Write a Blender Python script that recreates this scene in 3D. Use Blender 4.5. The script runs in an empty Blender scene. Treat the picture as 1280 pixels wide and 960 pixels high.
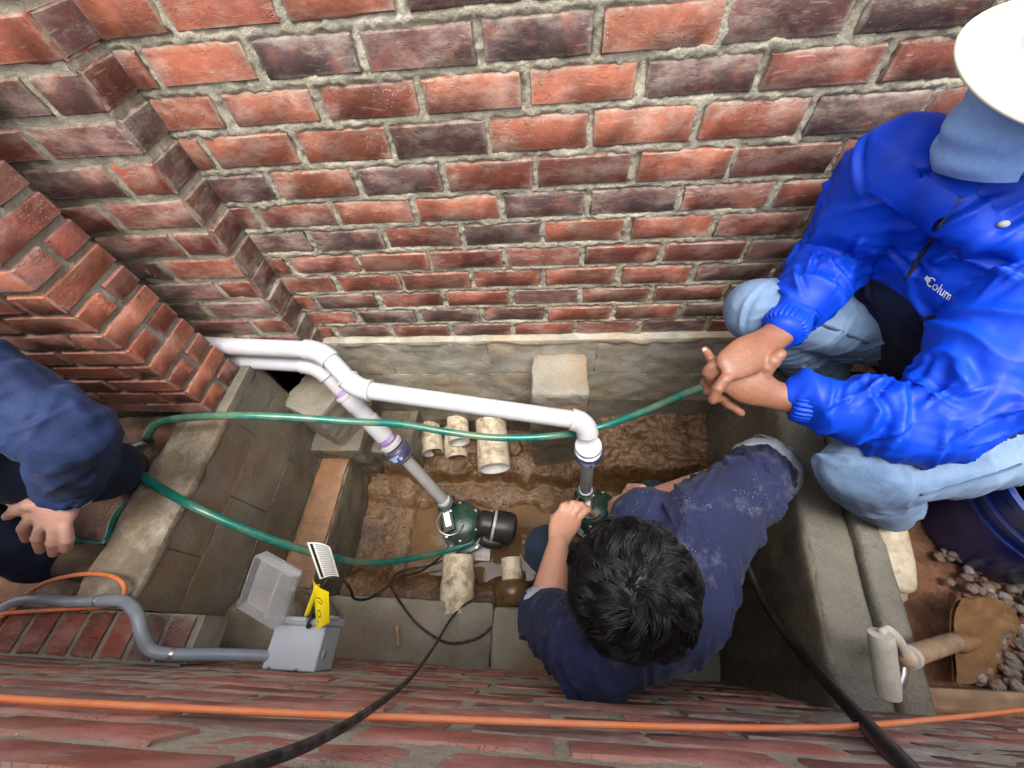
import bpy, math, random
import numpy as np
from mathutils import Vector, Matrix
random.seed(7); RNG = np.random.default_rng(11)

# ------------------------------------------------------------------ camera
scene = bpy.context.scene
CAM_H = 1.95                                   # metres above the mud at the bottom of the pit
B = np.array([[0.99613732, -0.00521375, -0.08765414],     # world axes seen from the camera (right, down, forward)
              [0.04408318, -0.83362811, 0.55056411],
              [-0.07594146, -0.55230153, -0.83017824]])
FPX = 481.0
cd = bpy.data.cameras.new('camera'); cam = bpy.data.objects.new('camera', cd)
scene.collection.objects.link(cam); scene.camera = cam
cd.sensor_fit = 'HORIZONTAL'; cd.sensor_width = 36.0; cd.lens = FPX / 1280 * 36.0
cd.clip_start = 0.01; cd.clip_end = 3000
cam.matrix_world = Matrix(((B[0, 0], -B[0, 1], -B[0, 2], 0), (B[1, 0], -B[1, 1], -B[1, 2], 0),
                           (B[2, 0], -B[2, 1], -B[2, 2], CAM_H), (0, 0, 0, 1)))

# ------------------------------------------------------------------ sky, sun, exposure
world = bpy.data.worlds.new('World'); scene.world = world; world.use_nodes = True
wn = world.node_tree.nodes; wl = world.node_tree.links
sky = wn.new('ShaderNodeTexSky'); sky.sky_type = 'NISHITA'; sky.sun_disc = False
SUN_EL, SUN_ROT = math.radians(72), math.radians(160)
sky.sun_elevation = SUN_EL; sky.sun_rotation = SUN_ROT
sky.air_density = 1.0; sky.dust_density = 4.0; sky.ozone_density = 1.0
hs = wn.new('ShaderNodeHueSaturation'); hs.inputs['Saturation'].default_value = 0.22    # overcast: nearly colourless
wl.new(sky.outputs[0], hs.inputs['Color']); wl.new(hs.outputs[0], wn['Background'].inputs[0])
wn['Background'].inputs[1].default_value = 0.15
sd = bpy.data.lights.new('sun', 'SUN'); sun = bpy.data.objects.new('sun', sd); scene.collection.objects.link(sun)
sd.energy = 1.0; sd.angle = math.radians(35); sd.color = (1.0, 0.96, 0.9)
# the sky's sun lies at azimuth SUN_ROT clockwise from +Y
sdir = Vector((math.sin(SUN_ROT) * math.cos(SUN_EL), math.cos(SUN_ROT) * math.cos(SUN_EL), math.sin(SUN_EL)))
sun.rotation_euler = sdir.to_track_quat('Z', 'Y').to_euler(); sun.location = (0, 0, 12)
vs = scene.view_settings; vs.view_transform = 'Standard'; vs.look = 'None'; vs.gamma = 1.0
scene.cycles.max_bounces = 6; scene.cycles.diffuse_bounces = 3; scene.cycles.glossy_bounces = 3; scene.cycles.transmission_bounces = 5
vs.use_curve_mapping = False; vs.exposure = 1.72

# ------------------------------------------------------------------ helpers
COL = scene.collection
def ray(u, v):
    return B @ np.array([(u - 640) / FPX, (v - 480) / FPX, 1.0])
def at(u, v, d=None, x=None, y=None, z=None):
    """a point of the place: sight line (u, v) of the survey photograph met with a depth or one known coordinate"""
    r = ray(u, v)
    if d is not None: k = d
    elif x is not None: k = x / r[0]
    elif y is not None: k = y / r[1]
    else: k = (z - CAM_H) / r[2]
    p = r * k; return np.array([p[0], p[1], p[2] + CAM_H])

def _hash(i, j, k, s):
    h = (i * 374761393 + j * 668265263 + k * 2147483647 + s * 1274126177) & 0xffffffff
    h = ((h ^ (h >> 13)) * 1274126177) & 0xffffffff
    return ((h ^ (h >> 16)) & 0xffff) / 32767.5 - 1.0
def vnoise(p, seed=0):
    """smooth value noise in -1..1 at an (n,3) array"""
    p = np.asarray(p, float); i = np.floor(p).astype(np.int64); f = p - i; f = f * f * f * (f * (f * 6 - 15) + 10)
    r = 0
    for dx in (0, 1):
        wx = f[:, 0] if dx else 1 - f[:, 0]
        for dy in (0, 1):
            wy = f[:, 1] if dy else 1 - f[:, 1]
            for dz in (0, 1):
                wz = f[:, 2] if dz else 1 - f[:, 2]
                r = r + wx * wy * wz * _hash(i[:, 0] + dx, i[:, 1] + dy, i[:, 2] + dz, seed)
    return r
def fbm(p, seed=0, o=4):
    p = np.asarray(p, float); r = 0; a = 0.5
    for k in range(o): r = r + a * vnoise(p * 2 ** k + 17.3 * k, seed + k); a *= 0.5
    return r

def unit(v): v = np.asarray(v, float); return v / (np.linalg.norm(v) + 1e-12)

def spline(pts, n):
    """Catmull-Rom through pts (any width of row), n samples per span"""
    P = np.asarray(pts, float); P = np.vstack([2 * P[0] - P[1], P, 2 * P[-1] - P[-2]]); out = []
    for i in range(1, len(P) - 2):
        for t in np.linspace(0, 1, n, endpoint=False):
            a, b, c, d = P[i - 1], P[i], P[i + 1], P[i + 2]
            out.append(0.5 * ((2 * b) + (c - a) * t + (2 * a - 5 * b + 4 * c - d) * t * t + (3 * b - a - 3 * c + d) * t ** 3))
    out.append(P[-2]); return np.array(out)

class MB:
    def __init__(s): s.v = []; s.f = []; s.n = 0
    def add(s, v, f):
        s.v.append(np.asarray(v, float)); s.f += [tuple(i + s.n for i in q) for q in f]; s.n += len(v)
    def box(s, c, h, ax=None, jit=0, bev=0):
        """box with centre c, half sizes h, axes rows ax; bev makes chamfered edges"""
        ax = np.eye(3) if ax is None else np.asarray(ax, float); h = np.asarray(h, float)
        if bev <= 0:
            v = np.array([[x, y, z] for x in (-1, 1) for y in (-1, 1) for z in (-1, 1)], float) * h
            f = [(0, 1, 3, 2), (4, 6, 7, 5), (0, 4, 5, 1), (2, 3, 7, 6), (0, 2, 6, 4), (1, 5, 7, 3)]
        else:
            v = []; 
            for x in (-1, 1):
                for y in (-1, 1):
                    for z in (-1, 1):
                        for a in range(3):
                            q = np.array([x, y, z]) * (h - bev); q[a] = (x, y, z)[a] * h[a]; v.append(q)
            v = np.array(v); I = lambda x, y, z, a: ((x * 2 + y) * 2 + z) * 3 + a
            f = [(I(0,0,0,0), I(0,0,1,0), I(0,1,1,0), I(0,1,0,0)), (I(1,0,0,0), I(1,1,0,0), I(1,1,1,0), I(1,0,1,0)),
                 (I(0,0,0,1), I(1,0,0,1), I(1,0,1,1), I(0,0,1,1)), (I(0,1,0,1), I(0,1,1,1), I(1,1,1,1), I(1,1,0,1)),
                 (I(0,0,0,2), I(0,1,0,2), I(1,1,0,2), I(1,0,0,2)), (I(0,0,1,2), I(1,0,1,2), I(1,1,1,2), I(0,1,1,2))]
            for x in (0, 1):
                for y in (0, 1):
                    q = (I(x,y,0,0), I(x,y,1,0), I(x,y,1,1), I(x,y,0,1)); f.append(q if x == y else q[::-1])
                    q = (I(x,0,y,0), I(x,0,y,2), I(x,1,y,2), I(x,1,y,0)); f.append(q if x == y else q[::-1])
                    q = (I(0,x,y,1), I(1,x,y,1), I(1,x,y,2), I(0,x,y,2)); f.append(q if x == y else q[::-1])
                    for z in (0, 1):
                        q = (I(x,y,z,0), I(x,y,z,1), I(x,y,z,2)); f.append(q if (x + y + z) % 2 else q[::-1])
        if jit: v = v + RNG.normal(0, jit, v.shape)
        s.add(v @ ax + np.asarray(c, float), f)
    def loft(s, pts, rad, n=12, flat=None, up=None, cap=True, round_cap=False, twist=0):
        """tube along pts; rad scalar / list; flat = (a, b) scale across; up = reference direction for the first axis"""
        P = np.asarray(pts, float); m = len(P); R = np.broadcast_to(np.asarray(rad, float), (m,)).astype(float) if np.ndim(rad) < 2 else np.asarray(rad, float)
        if R.ndim == 1: R = np.stack([R, R], 1)
        T = np.gradient(P, axis=0); T /= (np.linalg.norm(T, axis=1)[:, None] + 1e-12)
        if up is None: up = [0, 0, 1] if abs(T[0][2]) < 0.9 else [1, 0, 0]
        U = unit(np.cross(np.cross(T[0], up), T[0])) if np.ndim(up) == 1 else None
        rings = []; a = np.linspace(0, 2 * math.pi, n, endpoint=False)
        Us = []
        for i in range(m):
            if U is None: u = unit(up[i] - T[i] * np.dot(up[i], T[i]))
            else: U = unit(U - T[i] * np.dot(U, T[i])); u = U
            Us.append(u); w = np.cross(T[i], u)
            rings.append(P[i] + np.outer(np.cos(a) * R[i, 0], u) + np.outer(np.sin(a) * R[i, 1], w))
        if round_cap:
            def capr(P0, Tn, u, r):
                o = []
                for th in (35, 62):
                    c, sn = math.cos(math.radians(th)), math.sin(math.radians(th)); w = np.cross(T[0] if Tn is None else Tn, u)
                    o.append((c, sn))
                return o
            k = [(math.cos(math.radians(t)), math.sin(math.radians(t))) for t in (35, 65)]
            r0 = R[0].mean(); r1 = R[-1].mean()
            w0 = np.cross(T[0], Us[0]); w1 = np.cross(T[-1], Us[-1])
            pre = [P[0] - T[0] * r0 * sn + np.outer(np.cos(a) * R[0, 0] * c, Us[0]) + np.outer(np.sin(a) * R[0, 1] * c, w0) for c, sn in k[::-1]]
            post = [P[-1] + T[-1] * r1 * sn + np.outer(np.cos(a) * R[-1, 0] * c, Us[-1]) + np.outer(np.sin(a) * R[-1, 1] * c, w1) for c, sn in k]
            rings = pre + rings + post
            e0, e1 = P[0] - T[0] * r0, P[-1] + T[-1] * r1
        else: e0, e1 = P[0], P[-1]
        m = len(rings); v = np.vstack(rings); f = []
        for i in range(m - 1):
            for j in range(n):
                k = (j + 1) % n; f.append((i * n + j, i * n + k, (i + 1) * n + k, (i + 1) * n + j))
        if cap:
            v = np.vstack([v, e0, e1]); c0, c1 = m * n, m * n + 1
            for j in range(n):
                k = (j + 1) % n; f.append((c0, k, j)); f.append((c1, (m - 1) * n + j, (m - 1) * n + k))
        s.add(v, f)
    def lathe(s, prof, org=(0, 0, 0), axis=(0, 0, 1), n=24, closed=False):
        """profile of (radius, height) turned about axis from org"""
        T = unit(axis); u = unit(np.cross(T, [1, 0, 0] if abs(T[0]) < 0.9 else [0, 1, 0])); w = np.cross(T, u)
        a = np.linspace(0, 2 * math.pi, n, endpoint=False); v = []
        for r, h in prof: v.append(np.asarray(org, float) + T * h + np.outer(np.cos(a) * r, u) + np.outer(np.sin(a) * r, w))
        m = len(prof); f = []
        for i in range(m - 1):
            for j in range(n):
                k = (j + 1) % n; f.append((i * n + j, i * n + k, (i + 1) * n + k, (i + 1) * n + j))
        if prof[0][0] > 1e-6 and not closed: f.append(tuple(range(n))[::-1])
        if prof[-1][0] > 1e-6 and not closed: f.append(tuple(range((m - 1) * n, m * n)))
        s.add(np.vstack(v), f)
    def sphere(s, c, r, n=16, m=10, ax=None):
        ax = np.eye(3) if ax is None else np.asarray(ax, float); r = np.broadcast_to(np.asarray(r, float), (3,))
        v = [[0, 0, -1]]
        for i in range(1, m):
            t = -math.pi / 2 + math.pi * i / m
            for j in range(n):
                a = 2 * math.pi * j / n; v.append([math.cos(t) * math.cos(a), math.cos(t) * math.sin(a), math.sin(t)])
        v.append([0, 0, 1]); f = []
        for j in range(n):
            k = (j + 1) % n; f.append((0, 1 + k, 1 + j)); f.append((len(v) - 1, 1 + (m - 2) * n + j, 1 + (m - 2) * n + k))
        for i in range(m - 2):
            for j in range(n):
                k = (j + 1) % n; f.append((1 + i * n + j, 1 + i * n + k, 1 + (i + 1) * n + k, 1 + (i + 1) * n + j))
        s.add((np.array(v) * r) @ ax + np.asarray(c, float), f)
    def grid(s, nu, nv, fn, flip=False):
        u, v = np.meshgrid(np.linspace(0, 1, nu), np.linspace(0, 1, nv), indexing='ij')
        p = fn(u.ravel(), v.ravel()); f = []
        for i in range(nu - 1):
            for j in range(nv - 1):
                q = (i * nv + j, (i + 1) * nv + j, (i + 1) * nv + j + 1, i * nv + j + 1); f.append(q[::-1] if flip else q)
        s.add(p, f)
    def mesh(s, name, smooth=True):
        me = bpy.data.meshes.new(name); me.from_pydata(np.vstack(s.v).tolist(), [], s.f); me.update()
        if smooth: me.polygons.foreach_set('use_smooth', [True] * len(me.polygons))
        return me
    def build(s, name, mat, parent=None, smooth=True, sharp=None):
        return link(name, s.mesh(name, smooth), mat, parent, sharp)

def link(name, me, mat, parent=None, sharp=None):
    if mat is not None and not me.materials: me.materials.append(mat)
    if sharp is not None: me.set_sharp_from_angle(angle=math.radians(sharp))
    o = bpy.data.objects.new(name, me); COL.objects.link(o)
    if parent is not None: adopt(o, parent)
    return o
ROOT = {}
def adopt(o, parent):
    o.parent = parent
    p = parent
    while p.parent is not None: p = p.parent
    o.matrix_parent_inverse = Matrix.Translation(-Vector(ROOT.get(p.name, (0, 0, 0)))) if p is parent else Matrix.Identity(4)
def thing(name, label, cat, loc=(0, 0, 0), group=None):
    o = bpy.data.objects.new(name, None); COL.objects.link(o); o.location = loc; o.empty_display_size = 0.05
    ROOT[o.name] = tuple(float(c) for c in loc)
    return tag(o, label, cat, group)
def tag(o, label, cat, group=None):
    o['label'] = label; o['category'] = cat
    if group: o['group'] = group
    return o
def kind(o, k): o['kind'] = k; return o

# ------------------------------------------------------------------ materials
class NT:
    def __init__(s, name):
        s.m = bpy.data.materials.new(name); s.m.use_nodes = True; s.t = s.m.node_tree; s.b = s.t.nodes['Principled BSDF']; s.out = s.t.nodes['Material Output']
        s.tc = s.t.nodes.new('ShaderNodeTexCoord'); s.co = s.tc.outputs['Object']; s._rand = None
    def n(s, ty, **k):
        o = s.t.nodes.new(ty)
        for a, b in k.items(): setattr(o, a, b)
        return o
    def L(s, a, b): s.t.links.new(a, b)
    def set(s, sock, val):
        if hasattr(val, 'is_output'): s.L(val, sock)
        else: sock.default_value = val
    def info(s, out='Random'): 
        if s._rand is None: s._rand = s.n('ShaderNodeObjectInfo')
        return s._rand.outputs[out]
    def offset(s, k=37.0):
        """give every object its own stretch of the noise"""
        c = s.n('ShaderNodeCombineXYZ'); m = s.n('ShaderNodeMath', operation='MULTIPLY'); s.L(s.info(), m.inputs[0]); m.inputs[1].default_value = k
        for i in range(3): s.L(m.outputs[0], c.inputs[i])
        a = s.n('ShaderNodeVectorMath', operation='ADD'); s.L(s.co, a.inputs[0]); s.L(c.outputs[0], a.inputs[1]); s.co = a.outputs[0]
    def noise(s, scale, detail=4, rough=0.55, stretch=None, lo=None, hi=None, dist=0.0, co=None):
        t = s.n('ShaderNodeTexNoise'); t.inputs['Scale'].default_value = scale; t.inputs['Detail'].default_value = detail
        t.inputs['Roughness'].default_value = rough; t.inputs['Distortion'].default_value = dist
        c = co or s.co
        if stretch is not None:
            mp = s.n('ShaderNodeMapping'); mp.inputs['Scale'].default_value = stretch; s.L(c, mp.inputs[0]); c = mp.outputs[0]
        s.L(c, t.inputs['Vector']); o = t.outputs['Fac']
        return s.ramp(o, lo, hi) if lo is not None else o
    def voro(s, scale, feature='F1', rnd=1.0):
        t = s.n('ShaderNodeTexVoronoi'); t.feature = feature; t.inputs['Scale'].default_value = scale; t.inputs['Randomness'].default_value = rnd; s.L(s.co, t.inputs['Vector']); return t.outputs['Distance']
    def ramp(s, f, lo, hi):
        m = s.n('ShaderNodeMapRange'); s.L(f, m.inputs[0]); m.inputs[1].default_value = lo; m.inputs[2].default_value = hi; m.clamp = True; return m.outputs[0]
    def math(s, op, a, b=0.0):
        m = s.n('ShaderNodeMath', operation=op); s.set(m.inputs[0], a); s.set(m.inputs[1], b); return m.outputs[0]
    def mix(s, f, a, b, mode='MIX'):
        m = s.n('ShaderNodeMix', data_type='RGBA', blend_type=mode); s.set(m.inputs[0], f)
        for k, c in ((6, a), (7, b)): s.set(m.inputs[k], c if hasattr(c, 'is_output') else (c[0], c[1], c[2], 1))
        return m.outputs[2]
    def bump(s, h, dist=0.002, strength=1.0, prev=None):
        b = s.n('ShaderNodeBump'); b.inputs['Distance'].default_value = dist; b.inputs['Strength'].default_value = strength; s.L(h, b.inputs['Height'])
        if prev is not None: s.L(prev, b.inputs['Normal'])
        s.L(b.outputs[0], s.b.inputs['Normal']); return b.outputs[0]
    def fin(s, col, rough=0.6, spec=None, **k):
        s.set(s.b.inputs['Base Color'], col if hasattr(col, 'is_output') else (*col, 1)); s.set(s.b.inputs['Roughness'], rough)
        if spec is not None: s.b.inputs['Specular IOR Level'].default_value = spec
        for a, v in k.items(): s.set(s.b.inputs[a.replace('_', ' ')], v)
        return s.m

def mat_brick(name, smear=1.0, rough_scale=1.0):
    t = NT(name); gen = t.tc.outputs['Generated']; t.offset()
    base = t.info('Color')
    c = t.mix(t.noise(14, 5, 0.6, lo=0.35, hi=0.72), base, t.mix(0.6, base, (0.055, 0.034, 0.029)))         # burnt patches
    c = t.mix(t.math('MULTIPLY', t.noise(24, 4, 0.6, lo=0.5, hi=0.75), 0.5), c, (0.36, 0.115, 0.06))          # paler fired clay
    c = t.mix(t.math('MULTIPLY', t.noise(260, 2, 0.6, lo=0.55, hi=0.8), 0.35), c, (0.03, 0.014, 0.012))       # grit
    wipe = t.noise(9, 7, 0.72, stretch=(1, 1, 2.2), lo=0.47, hi=0.78)                                         # wiped mortar film
    c = t.mix(t.math('MULTIPLY', wipe, 0.70 * smear), c, (0.48, 0.38, 0.31))
    scr = t.noise(34, 3, 0.7, stretch=(0.35, 1, 2.6), lo=0.62, hi=0.70, dist=1.6)
    c = t.mix(t.math('MULTIPLY', scr, 0.35 * smear), c, (0.50, 0.40, 0.34))
    # mortar dragged over the arrises
    sp = t.n('ShaderNodeSeparateXYZ'); t.L(gen, sp.inputs[0])
    def edge(o, w):
        d = t.math('SUBTRACT', 0.5, t.math('ABSOLUTE', t.math('SUBTRACT', o, 0.5))); return t.ramp(d, w, 0.0)
    e = t.math('MAXIMUM', edge(sp.outputs[0], 0.055), edge(sp.outputs[2], 0.17))
    e = t.math('MULTIPLY', e, t.noise(38, 5, 0.65, lo=0.40, hi=0.62))
    c = t.mix(t.math('MULTIPLY', e, 0.9 * smear), c, (0.30, 0.27, 0.21))
    spk = t.ramp(t.voro(150), 0.16, 0.10); spk = t.math('MULTIPLY', spk, t.noise(7, 2, 0.5, lo=0.58, hi=0.66))
    c = t.mix(t.math('MULTIPLY', spk, 0.8), c, (0.66, 0.60, 0.52))
    crease = t.noise(26, 2, 0.5, stretch=(0.6, 1, 1.8), dist=2.6)                                               # folded-clay creases
    h = t.math('ADD', t.math('MULTIPLY', t.noise(70, 6, 0.7), 0.55), t.math('MULTIPLY', t.math('MULTIPLY', t.ramp(t.math('ABSOLUTE', t.math('SUBTRACT', crease, 0.5)), 0.02, 0.0), t.noise(11, 2, lo=0.5, hi=0.6)), -0.5))
    h = t.math('ADD', h, t.math('MULTIPLY', t.noise(18, 3), 0.9))
    t.bump(h, 0.004, 0.8 * rough_scale)
    return t.fin(c, 0.72, 0.35)

def mat_mortar(name, col=(0.385, 0.348, 0.262), lightc=(0.53, 0.49, 0.39)):
    t = NT(name)
    c = t.mix(t.noise(20, 6, 0.65, lo=0.3, hi=0.72), tuple(x * 0.68 for x in col), col)
    c = t.mix(t.math('MULTIPLY', t.noise(8, 5, 0.6, lo=0.5, hi=0.72), 0.7), c, lightc)
    c = t.mix(t.math('MULTIPLY', t.noise(300, 2, lo=0.55, hi=0.75), 0.5), c, (0.10, 0.09, 0.07))
    t.bump(t.math('ADD', t.noise(160, 5, 0.7), t.math('MULTIPLY', t.noise(45, 4, 0.6), 1.3)), 0.004, 1.0)
    return t.fin(c, 0.9, 0.2)

def mat_concrete(name, col=(0.15, 0.145, 0.12), dark=(0.06, 0.055, 0.043), stain=None, stain_amt=0.6, lightc=None, light_amt=0.0, rough=0.75, wet=0.0, specks=0.5, streak=False, sc=1.0, off=9.0):
    t = NT(name)
    if off: t.offset(off)
    c = t.mix(t.noise(5 * sc, 6, 0.62, lo=0.33, hi=0.66), dark, col)
    if lightc is not None: c = t.mix(t.math('MULTIPLY', t.noise(11 * sc, 7, 0.68, lo=0.47, hi=0.66), light_amt), c, lightc)
    if stain is not None: c = t.mix(t.math('MULTIPLY', t.noise(3.4 * sc, 5, 0.6, lo=0.45, hi=0.68), stain_amt), c, stain)
    if streak:
        c = t.mix(t.math('MULTIPLY', t.noise(14, 4, 0.6, stretch=(1, 1, 0.10), lo=0.48, hi=0.7), 0.55), c, tuple(x * 0.55 for x in dark))
    c = t.mix(t.math('MULTIPLY', t.noise(220, 3, 0.6, lo=0.5, hi=0.72), 0.4), c, tuple(x * 0.5 for x in dark))
    if specks: 
        s_ = t.math('MULTIPLY', t.ramp(t.voro(70), 0.14, 0.07), t.noise(6, 2, lo=0.55, hi=0.68)); c = t.mix(t.math('MULTIPLY', s_, specks), c, (0.62, 0.6, 0.54))
    t.bump(t.math('ADD', t.noise(120, 6, 0.7), t.math('MULTIPLY', t.noise(16, 4, 0.6), 1.6)), 0.0045, 0.8)
    r = rough if not wet else t.ramp(t.noise(7, 4), 0.3 + 0.35 * (1 - wet), 0.75) 
    if wet: r = t.math('ADD', t.math('MULTIPLY', r, 0.5), 0.18)
    return t.fin(c, r, 0.4 if wet else 0.25)

def mat_plain(name, col, rough=0.5, spec=0.5, var=0.12, dirt=None, dirt_amt=0.0, bump=0.0, bsc=60, dsc=22, **k):
    t = NT(name); t.offset(5.0)
    c = t.mix(t.noise(30, 4, lo=0.3, hi=0.7), tuple(x * (1 - var) for x in col), tuple(min(1, x * (1 + var)) for x in col))
    if dirt is not None: c = t.mix(t.math('MULTIPLY', t.noise(dsc, 6, 0.7, lo=0.45, hi=0.68), dirt_amt), c, dirt)
    if bump: t.bump(t.noise(bsc, 5, 0.65), 0.003, bump)
    return t.fin(c, rough, spec, **k)
# ------------------------------------------------------------------ the place: brick walls
M_BRICK = mat_brick('brick_clay'); M_BRICK2 = mat_brick('brick_sanded', 0.55, 1.3)
M_MORTAR = mat_mortar('mortar'); M_MORTAR2 = mat_mortar('mortar_grey', (0.29, 0.265, 0.21), (0.40, 0.37, 0.30))
DARK = [(0.080, 0.047, 0.045), (0.095, 0.052, 0.048), (0.115, 0.055, 0.048)]
RED = [(0.21, 0.056, 0.034), (0.185, 0.052, 0.034), (0.23, 0.066, 0.039), (0.165, 0.052, 0.037), (0.20, 0.064, 0.045)]
ORANGE = [(0.275, 0.080, 0.043), (0.31, 0.100, 0.056)]

def brick_mesh(name, L, H, D, seed, chip=0.0035):
    """one brick: -Y face rough with a worn arris, sides running back D; centred on its face"""
    r = np.random.default_rng(seed); nx, nz = 7, 4
    xs = np.concatenate([[0, 0.02], np.linspace(0.2, 0.8, nx - 4), [0.98, 1]]) - 0.5; zs = np.array([0, 0.09, 0.91, 1]) - 0.5
    v = []; f = []
    for i, x in enumerate(xs):
        for j, z in enumerate(zs):
            e = i in (0, nx - 1) or j in (0, nz - 1)
            y = 0.0035 + abs(r.normal(0, 0.0015)) if e else r.normal(0, 0.0009)
            px, pz = x * L, z * H
            if e:
                if i in (0, nx - 1): px *= 1 - abs(r.normal(0, chip * 0.55)) / (L / 2)
                if j in (0, nz - 1): pz *= 1 - abs(r.normal(0, chip * 0.6)) / (H / 2)
                if r.random() < 0.2: y += r.uniform(0.003, 0.009)
            v.append((px, y, pz))
    ix = lambda i, j: i * nz + j
    for i in range(nx - 1):
        for j in range(nz - 1): f.append((ix(i, j), ix(i + 1, j), ix(i + 1, j + 1), ix(i, j + 1)))
    per = [ix(i, 0) for i in range(nx)] + [ix(nx - 1, j) for j in range(1, nz)] + [ix(i, nz - 1) for i in range(nx - 2, -1, -1)] + [ix(0, j) for j in range(nz - 2, 0, -1)]
    b0 = len(v)
    for k in per: v.append((v[k][0], D, v[k][2]))
    n = len(per)
    for a in range(n):
        c = (a + 1) % n; f.append((per[c], per[a], b0 + a, b0 + c))
    me = bpy.data.meshes.new(name); me.from_pydata([tuple(map(float, p)) for p in v], [], f); me.update()
    me.polygons.foreach_set('use_smooth', [True] * len(me.polygons)); me.set_sharp_from_angle(angle=math.radians(50))
    return me
_BR = {}; BRIGHT = 1.12
def brick(parent, x, z, face, L, H=0.067, D=0.09, tone=None, normal='-Y', mat=None, seed=None, up=None, name='brick'):
    """lay one brick: (x, z) along the wall, face = coordinate of its plane"""
    key = (round(L, 3), round(H, 3), round(D, 3), mat.name); lst = _BR.setdefault(key, [])
    if len(lst) < (9 if L > 0.15 else 5):
        me = brick_mesh(name, L, H, D, len(lst) * 31 + int(L * 1000)); me.materials.append(mat); lst.append(me); 
    me = random.choice(lst)
    o = bpy.data.objects.new(name, me); COL.objects.link(o)
    off = random.uniform(-0.0018, 0.0022)
    tilt = random.gauss(0, 0.004)
    if normal == '-Y': o.location = (x, face + off, z); o.rotation_euler = (0, tilt, 0)
    elif normal == '+X': o.location = (face - off, x, z); o.rotation_euler = (tilt, 0, math.pi / 2)
    elif normal == '+Y': o.location = (x, face - off, z); o.rotation_euler = (0, tilt, math.pi)
    elif normal == '+Z': o.location = (x, z, face - off); o.rotation_euler = (-math.pi / 2, 0, up or 0)
    g = random.uniform(0.85, 1.2); o.color = (*[c * g * BRIGHT for c in (tone or random.choice(RED))], 1)
    adopt(o, parent); return o
def mortar_sheet(name, parent, mat, x0, x1, z0, z1, face, normal, nx, nz, amp=0.0035, seed=1, joint=None):
    mb = MB()
    def fn(u, v):
        a = x0 + (x1 - x0) * u; b = z0 + (z1 - z0) * v
        p = np.stack([a * 22, b * 22, np.full_like(a, seed * 3.7)], 1); h = fbm(p, seed, 4) * amp * 2 + fbm(p * 4, seed + 9, 2) * amp
        if joint is not None:                       # squeezed-out mortar: proud and ragged along the joints, sunk behind the faces
            d = joint(a, b) + fbm(p * 2.2, seed + 21, 5) * 0.014; h = h * 0.9 - 0.004 + 0.0070 * np.clip((0.0118 - d) / 0.007, 0, 1) + 0.0035 * np.clip(fbm(p * 0.9, seed + 33, 3) - 0.12, 0, 1) * 2
        if normal == '-Y': return np.stack([a, face - h, b], 1)
        if normal == '+Y': return np.stack([a, face + h, b], 1)
        if normal == '+X': return np.stack([face + h, a, b], 1)
        return np.stack([a, b, face + h], 1)
    mb.grid(nx, nz, fn, flip=(normal == '+Y'))
    return mb.build(name, mat, parent)

DB = 0.92                                       # face of the back wall
BEDS = [0.8776, 0.953, 1.029, 1.106, 1.1845, 1.262, 1.342, 1.422, 1.506, 1.592, 1.671] + [1.671 + 0.0805 * k for k in range(1, 6)]
PITCH = 0.2215
OFFS = [0.1035, 0.003, 0.110, -0.006, 0.105, -0.006, 0.107, -0.019, 0.097, -0.033, 0.096, -0.03, 0.09, -0.03]
darkpix = [(388, 82), (547, 178), (505, 228), (878, 95), (1092, 140), (680, 255), (1000, 25), (1135, 18), (958, 306), (430, 381), (495, 398), (590, 356), (643, 396), (612, 414), (610, 299), (345, 303), (520, 66), (300, 246), (455, 303), (700, 375), (930, 385), (870, 410)]
orgpix = [(430, 8), (160, 48), (268, 95), (345, 145), (245, 207), (325, 196), (735, 107), (805, 157), (672, 166), (830, 30), (470, 268), (505, 331), (730, 289), (852, 206), (430, 187), (400, 232), (630, 120), (940, 148), (560, 262)]
def lookup(pix): return np.array([at(u, v, y=DB) for u, v in pix])
DPTS, OPTS = lookup(darkpix), lookup(orgpix)
def tone_at(x, z):
    for P, T in ((DPTS, DARK), (OPTS, ORANGE)):
        if (((P[:, 0] - x) / 0.09) ** 2 + ((P[:, 2] - z) / 0.035) ** 2).min() < 1: return random.choice(T)
    r = random.random(); return random.choice(DARK) if r < 0.10 else random.choice(ORANGE) if r < 0.2 else random.choice(RED)

XP = -0.845; YP = 0.815                         # the projecting pier of the back wall: its edge and its face
bw = kind(thing('brick_wall', 'tall red brick wall with rough grey mortar standing behind the pit', 'brick wall', (0.4, DB + 0.1, 0.85)), 'thing')
core = MB(); core.box((0.55, DB + 0.17, 1.40), (1.65, 0.15, 0.53)); core.build('core', M_MORTAR, bw, False)
BB = np.array(BEDS)
def back_joint(a, b):
    i = np.clip(np.searchsorted(BB, b) - 1, 0, len(BB) - 2); of = np.array([OFFS[k] if k < len(OFFS) else (0.1 if k % 2 == 0 else -0.02) for k in range(len(BB))])[i]
    dh = np.abs((a - of + PITCH / 2) % PITCH - PITCH / 2); db = np.minimum(np.abs(b - BB[i]), np.abs(BB[i + 1] - b)); return np.minimum(dh, db)
mortar_sheet('mortar', bw, M_MORTAR, XP - 0.02, 2.1, BEDS[0] - 0.01, BEDS[-1], DB + 0.0055, '-Y', 760, 320, 0.0026, 3, back_joint)
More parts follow.
